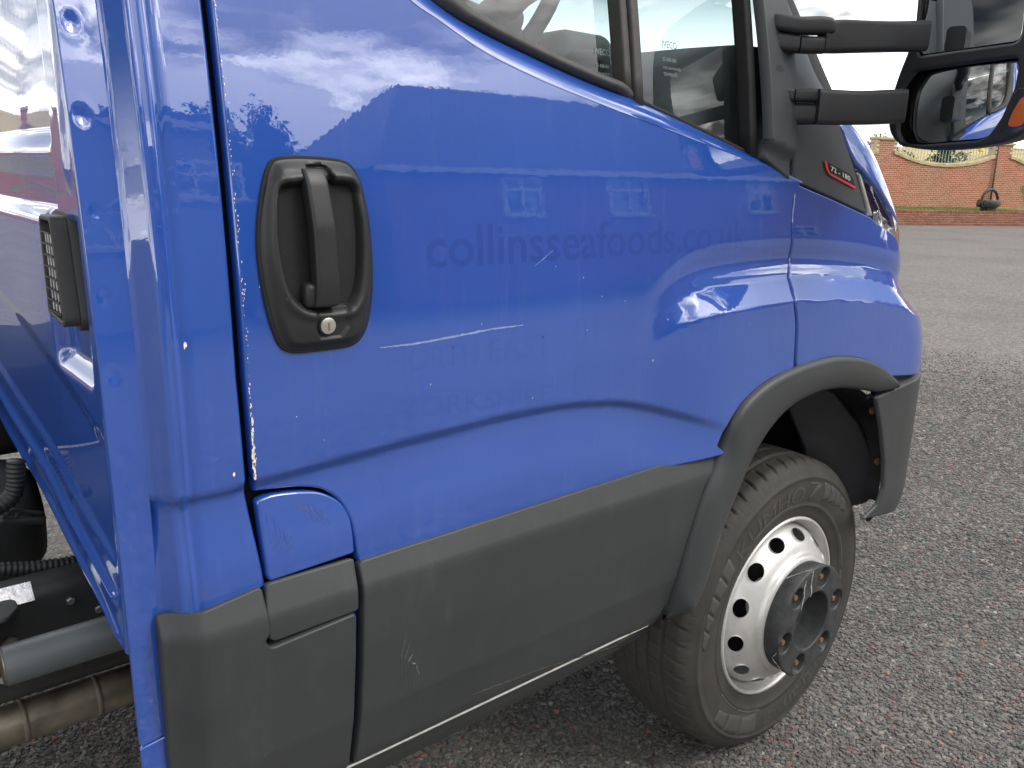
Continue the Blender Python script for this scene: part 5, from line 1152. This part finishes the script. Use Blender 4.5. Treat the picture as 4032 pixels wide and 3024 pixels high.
# stone pedestal at the right edge
sp_ = wl(*z2(2240, 1345, *Z6), .9); P0 = W0+WD*sp_[0]+WN*.9; ped = empty('stone_pedestal', (P0[0], P0[1], lz)); tag(ped, 'pale carved stone urn pedestal at the right edge of the lawn', 'pedestal')
V, F = box((0, 0, .05), (.56, .56, .10), .02); obj('plinth', V, F, 'sandstone', ped)
V, F = revolve([(.26, .10), (.25, .14), (.19, .19), (.15, .27), (.14, .42), (.17, .50), (.23, .54), (.24, .60), (.22, .62), (.30, .75), (.34, .95), (.35, 1.0), (.001, .98)], 32); obj('urn', [(v[0], v[2], v[1]) for v in V], F, 'sandstone', ped)

# ---- what stands behind the photographer and shows in the paint and glass
def house(name, label, x0, x1, y0, y1, eave, ridge, wins, wall_m, hip=2.6, cat='house'):
    h_ = empty(name, ((x0+x1)/2, (y0+y1)/2, 0)); cx_, cy_ = (x0+x1)/2, (y0+y1)/2; tag(h_, label, cat)
    V, F = box((0, 0, eave/2), (x1-x0, y1-y0, eave)); obj('wall', V, F, wall_m, h_, False); w2, d2 = (x1-x0)/2+.35, (y1-y0)/2+.35
    if ridge > eave+.5:
        rx_ = max(.2, w2-hip); V = [(-w2, -d2, eave), (w2, -d2, eave), (w2, d2, eave), (-w2, d2, eave), (-rx_, 0, ridge), (rx_, 0, ridge)]; rf_ = obj('roof', V, [(0, 1, 5, 4), (2, 3, 4, 5), (3, 0, 4), (1, 2, 5), (0, 3, 2, 1)], 'slate', h_, False)
        V, F = box((w2*.45, 0, ridge+.2), (.7, .5, 1.1)); obj('chimney', V, F, wall_m, rf_, False)
    else:
        V, F = box((0, 0, eave+.12), (2*w2, 2*d2, .25)); rf_ = obj('roof', V, F, 'slate', h_, False)
    V, F = box((0, d2-.02, eave-.10), (2*w2, .12, .20)); obj('fascia', V, F, 'white_frame', rf_, False)
    for (wx, wz, ww, wh) in wins:
        f_ = MB(); yy = (y1-y0)/2+.03; lx = wx-cx_
        for a in (-ww/2, 0, ww/2): f_.add(*box((lx+a, yy, wz), (.10, .10, wh+.1)))
        for b_ in (-wh/2, wh*.18, wh/2): f_.add(*box((lx, yy+.004, wz+b_), (ww+.1, .10, .10)))
        wn_ = f_.build('window', 'white_frame', h_, False); wn_['label'] = 'white framed window'
        V, F = box((lx, yy-.02, wz), (ww, .03, wh)); obj('pane', V, F, 'house_pane', wn_, False); V, F = box((lx, yy+.03, wz-wh/2-.1), (ww+.3, .16, .08)); obj('sill', V, F, 'sandstone', wn_, False)
    return h_
house('brick_house', 'brick house with hipped slate roof mirrored in the blue door', 7.6, 28, -22, -14, 4.5, 8.9, [(11.2, 3.6, 1.1, 1.25), (14.8, 3.6, 1.35, 1.35), (20.6, 3.6, 1.3, 1.3), (22.6, 1.4, 1.8, 1.4)], 'house_brick', 3.9)
house('flat_roofed_block', 'flat roofed building mirrored in the panel behind the door', -9, 4.0, -23, -13.6, 5.35, 5.4, [(3.6, 3.9, 1.6, .9), (2.2, 2.8, 1.0, 1.2), (-1.0, 3.6, 1.6, 1.0), (-4.0, 3.6, 1.6, 1.0)], 'house_render', 0, 'building')
hb_ = house('brick_house', 'long brick house mirrored in the front wing', 31, 47, -14, -4, 4.8, 7.6, [(34, 3.6, 1.3, 1.2), (38, 3.6, 1.3, 1.2), (42, 3.6, 1.3, 1.2), (34, 1.4, 1.3, 1.2), (38, 1.4, 1.3, 1.2)], 'house_brick', 3.0); hb_.rotation_euler = (0, 0, math.radians(55))
for i, (x, y, h_, r_, lb) in enumerate(((5.5, -16.8, 7.2, .95, 'slender leafy tree mirrored left of the house roof'), (6.7, -17.6, 7.6, .9, 'bushy leafy tree mirrored beside the house roof'), (4.7, -19.5, 7.4, .8, 'thin tree mirrored above the door handle'), (27, -6, 8.5, 2.6, 'leafy tree mirrored in the top of the front wing'))):
    t_ = empty('tree', (x, y, 0)); V, F = leaves(4200, r_, r_, h_*.42, .11, 80+i, 26); c_ = obj('crown', V, F, 'leaf', t_, False); c_.location = (0, 0, h_*.6)
    V, F = tube(catmull([(0, 0, 0), (.05, .03, h_*.3), (-.05, .05, h_*.6), (.03, 0, h_*.85)], 5), .2, 10, True, lambda t: .2*(1-.8*t)); tr_ = obj('trunk', V, F, 'bark', t_)
    for a in range(5):
        an = a*1.3; V, F = tube([(0, 0, h_*(.35+.07*a)), (r_*.4*math.cos(an), r_*.4*math.sin(an), h_*(.45+.08*a)), (r_*.7*math.cos(an), r_*.7*math.sin(an), h_*(.55+.08*a))], .06, 7, True, lambda t: .07*(1-.7*t)); obj('limb', V, F, 'bark', tr_)
    tag(t_, lb, 'tree')
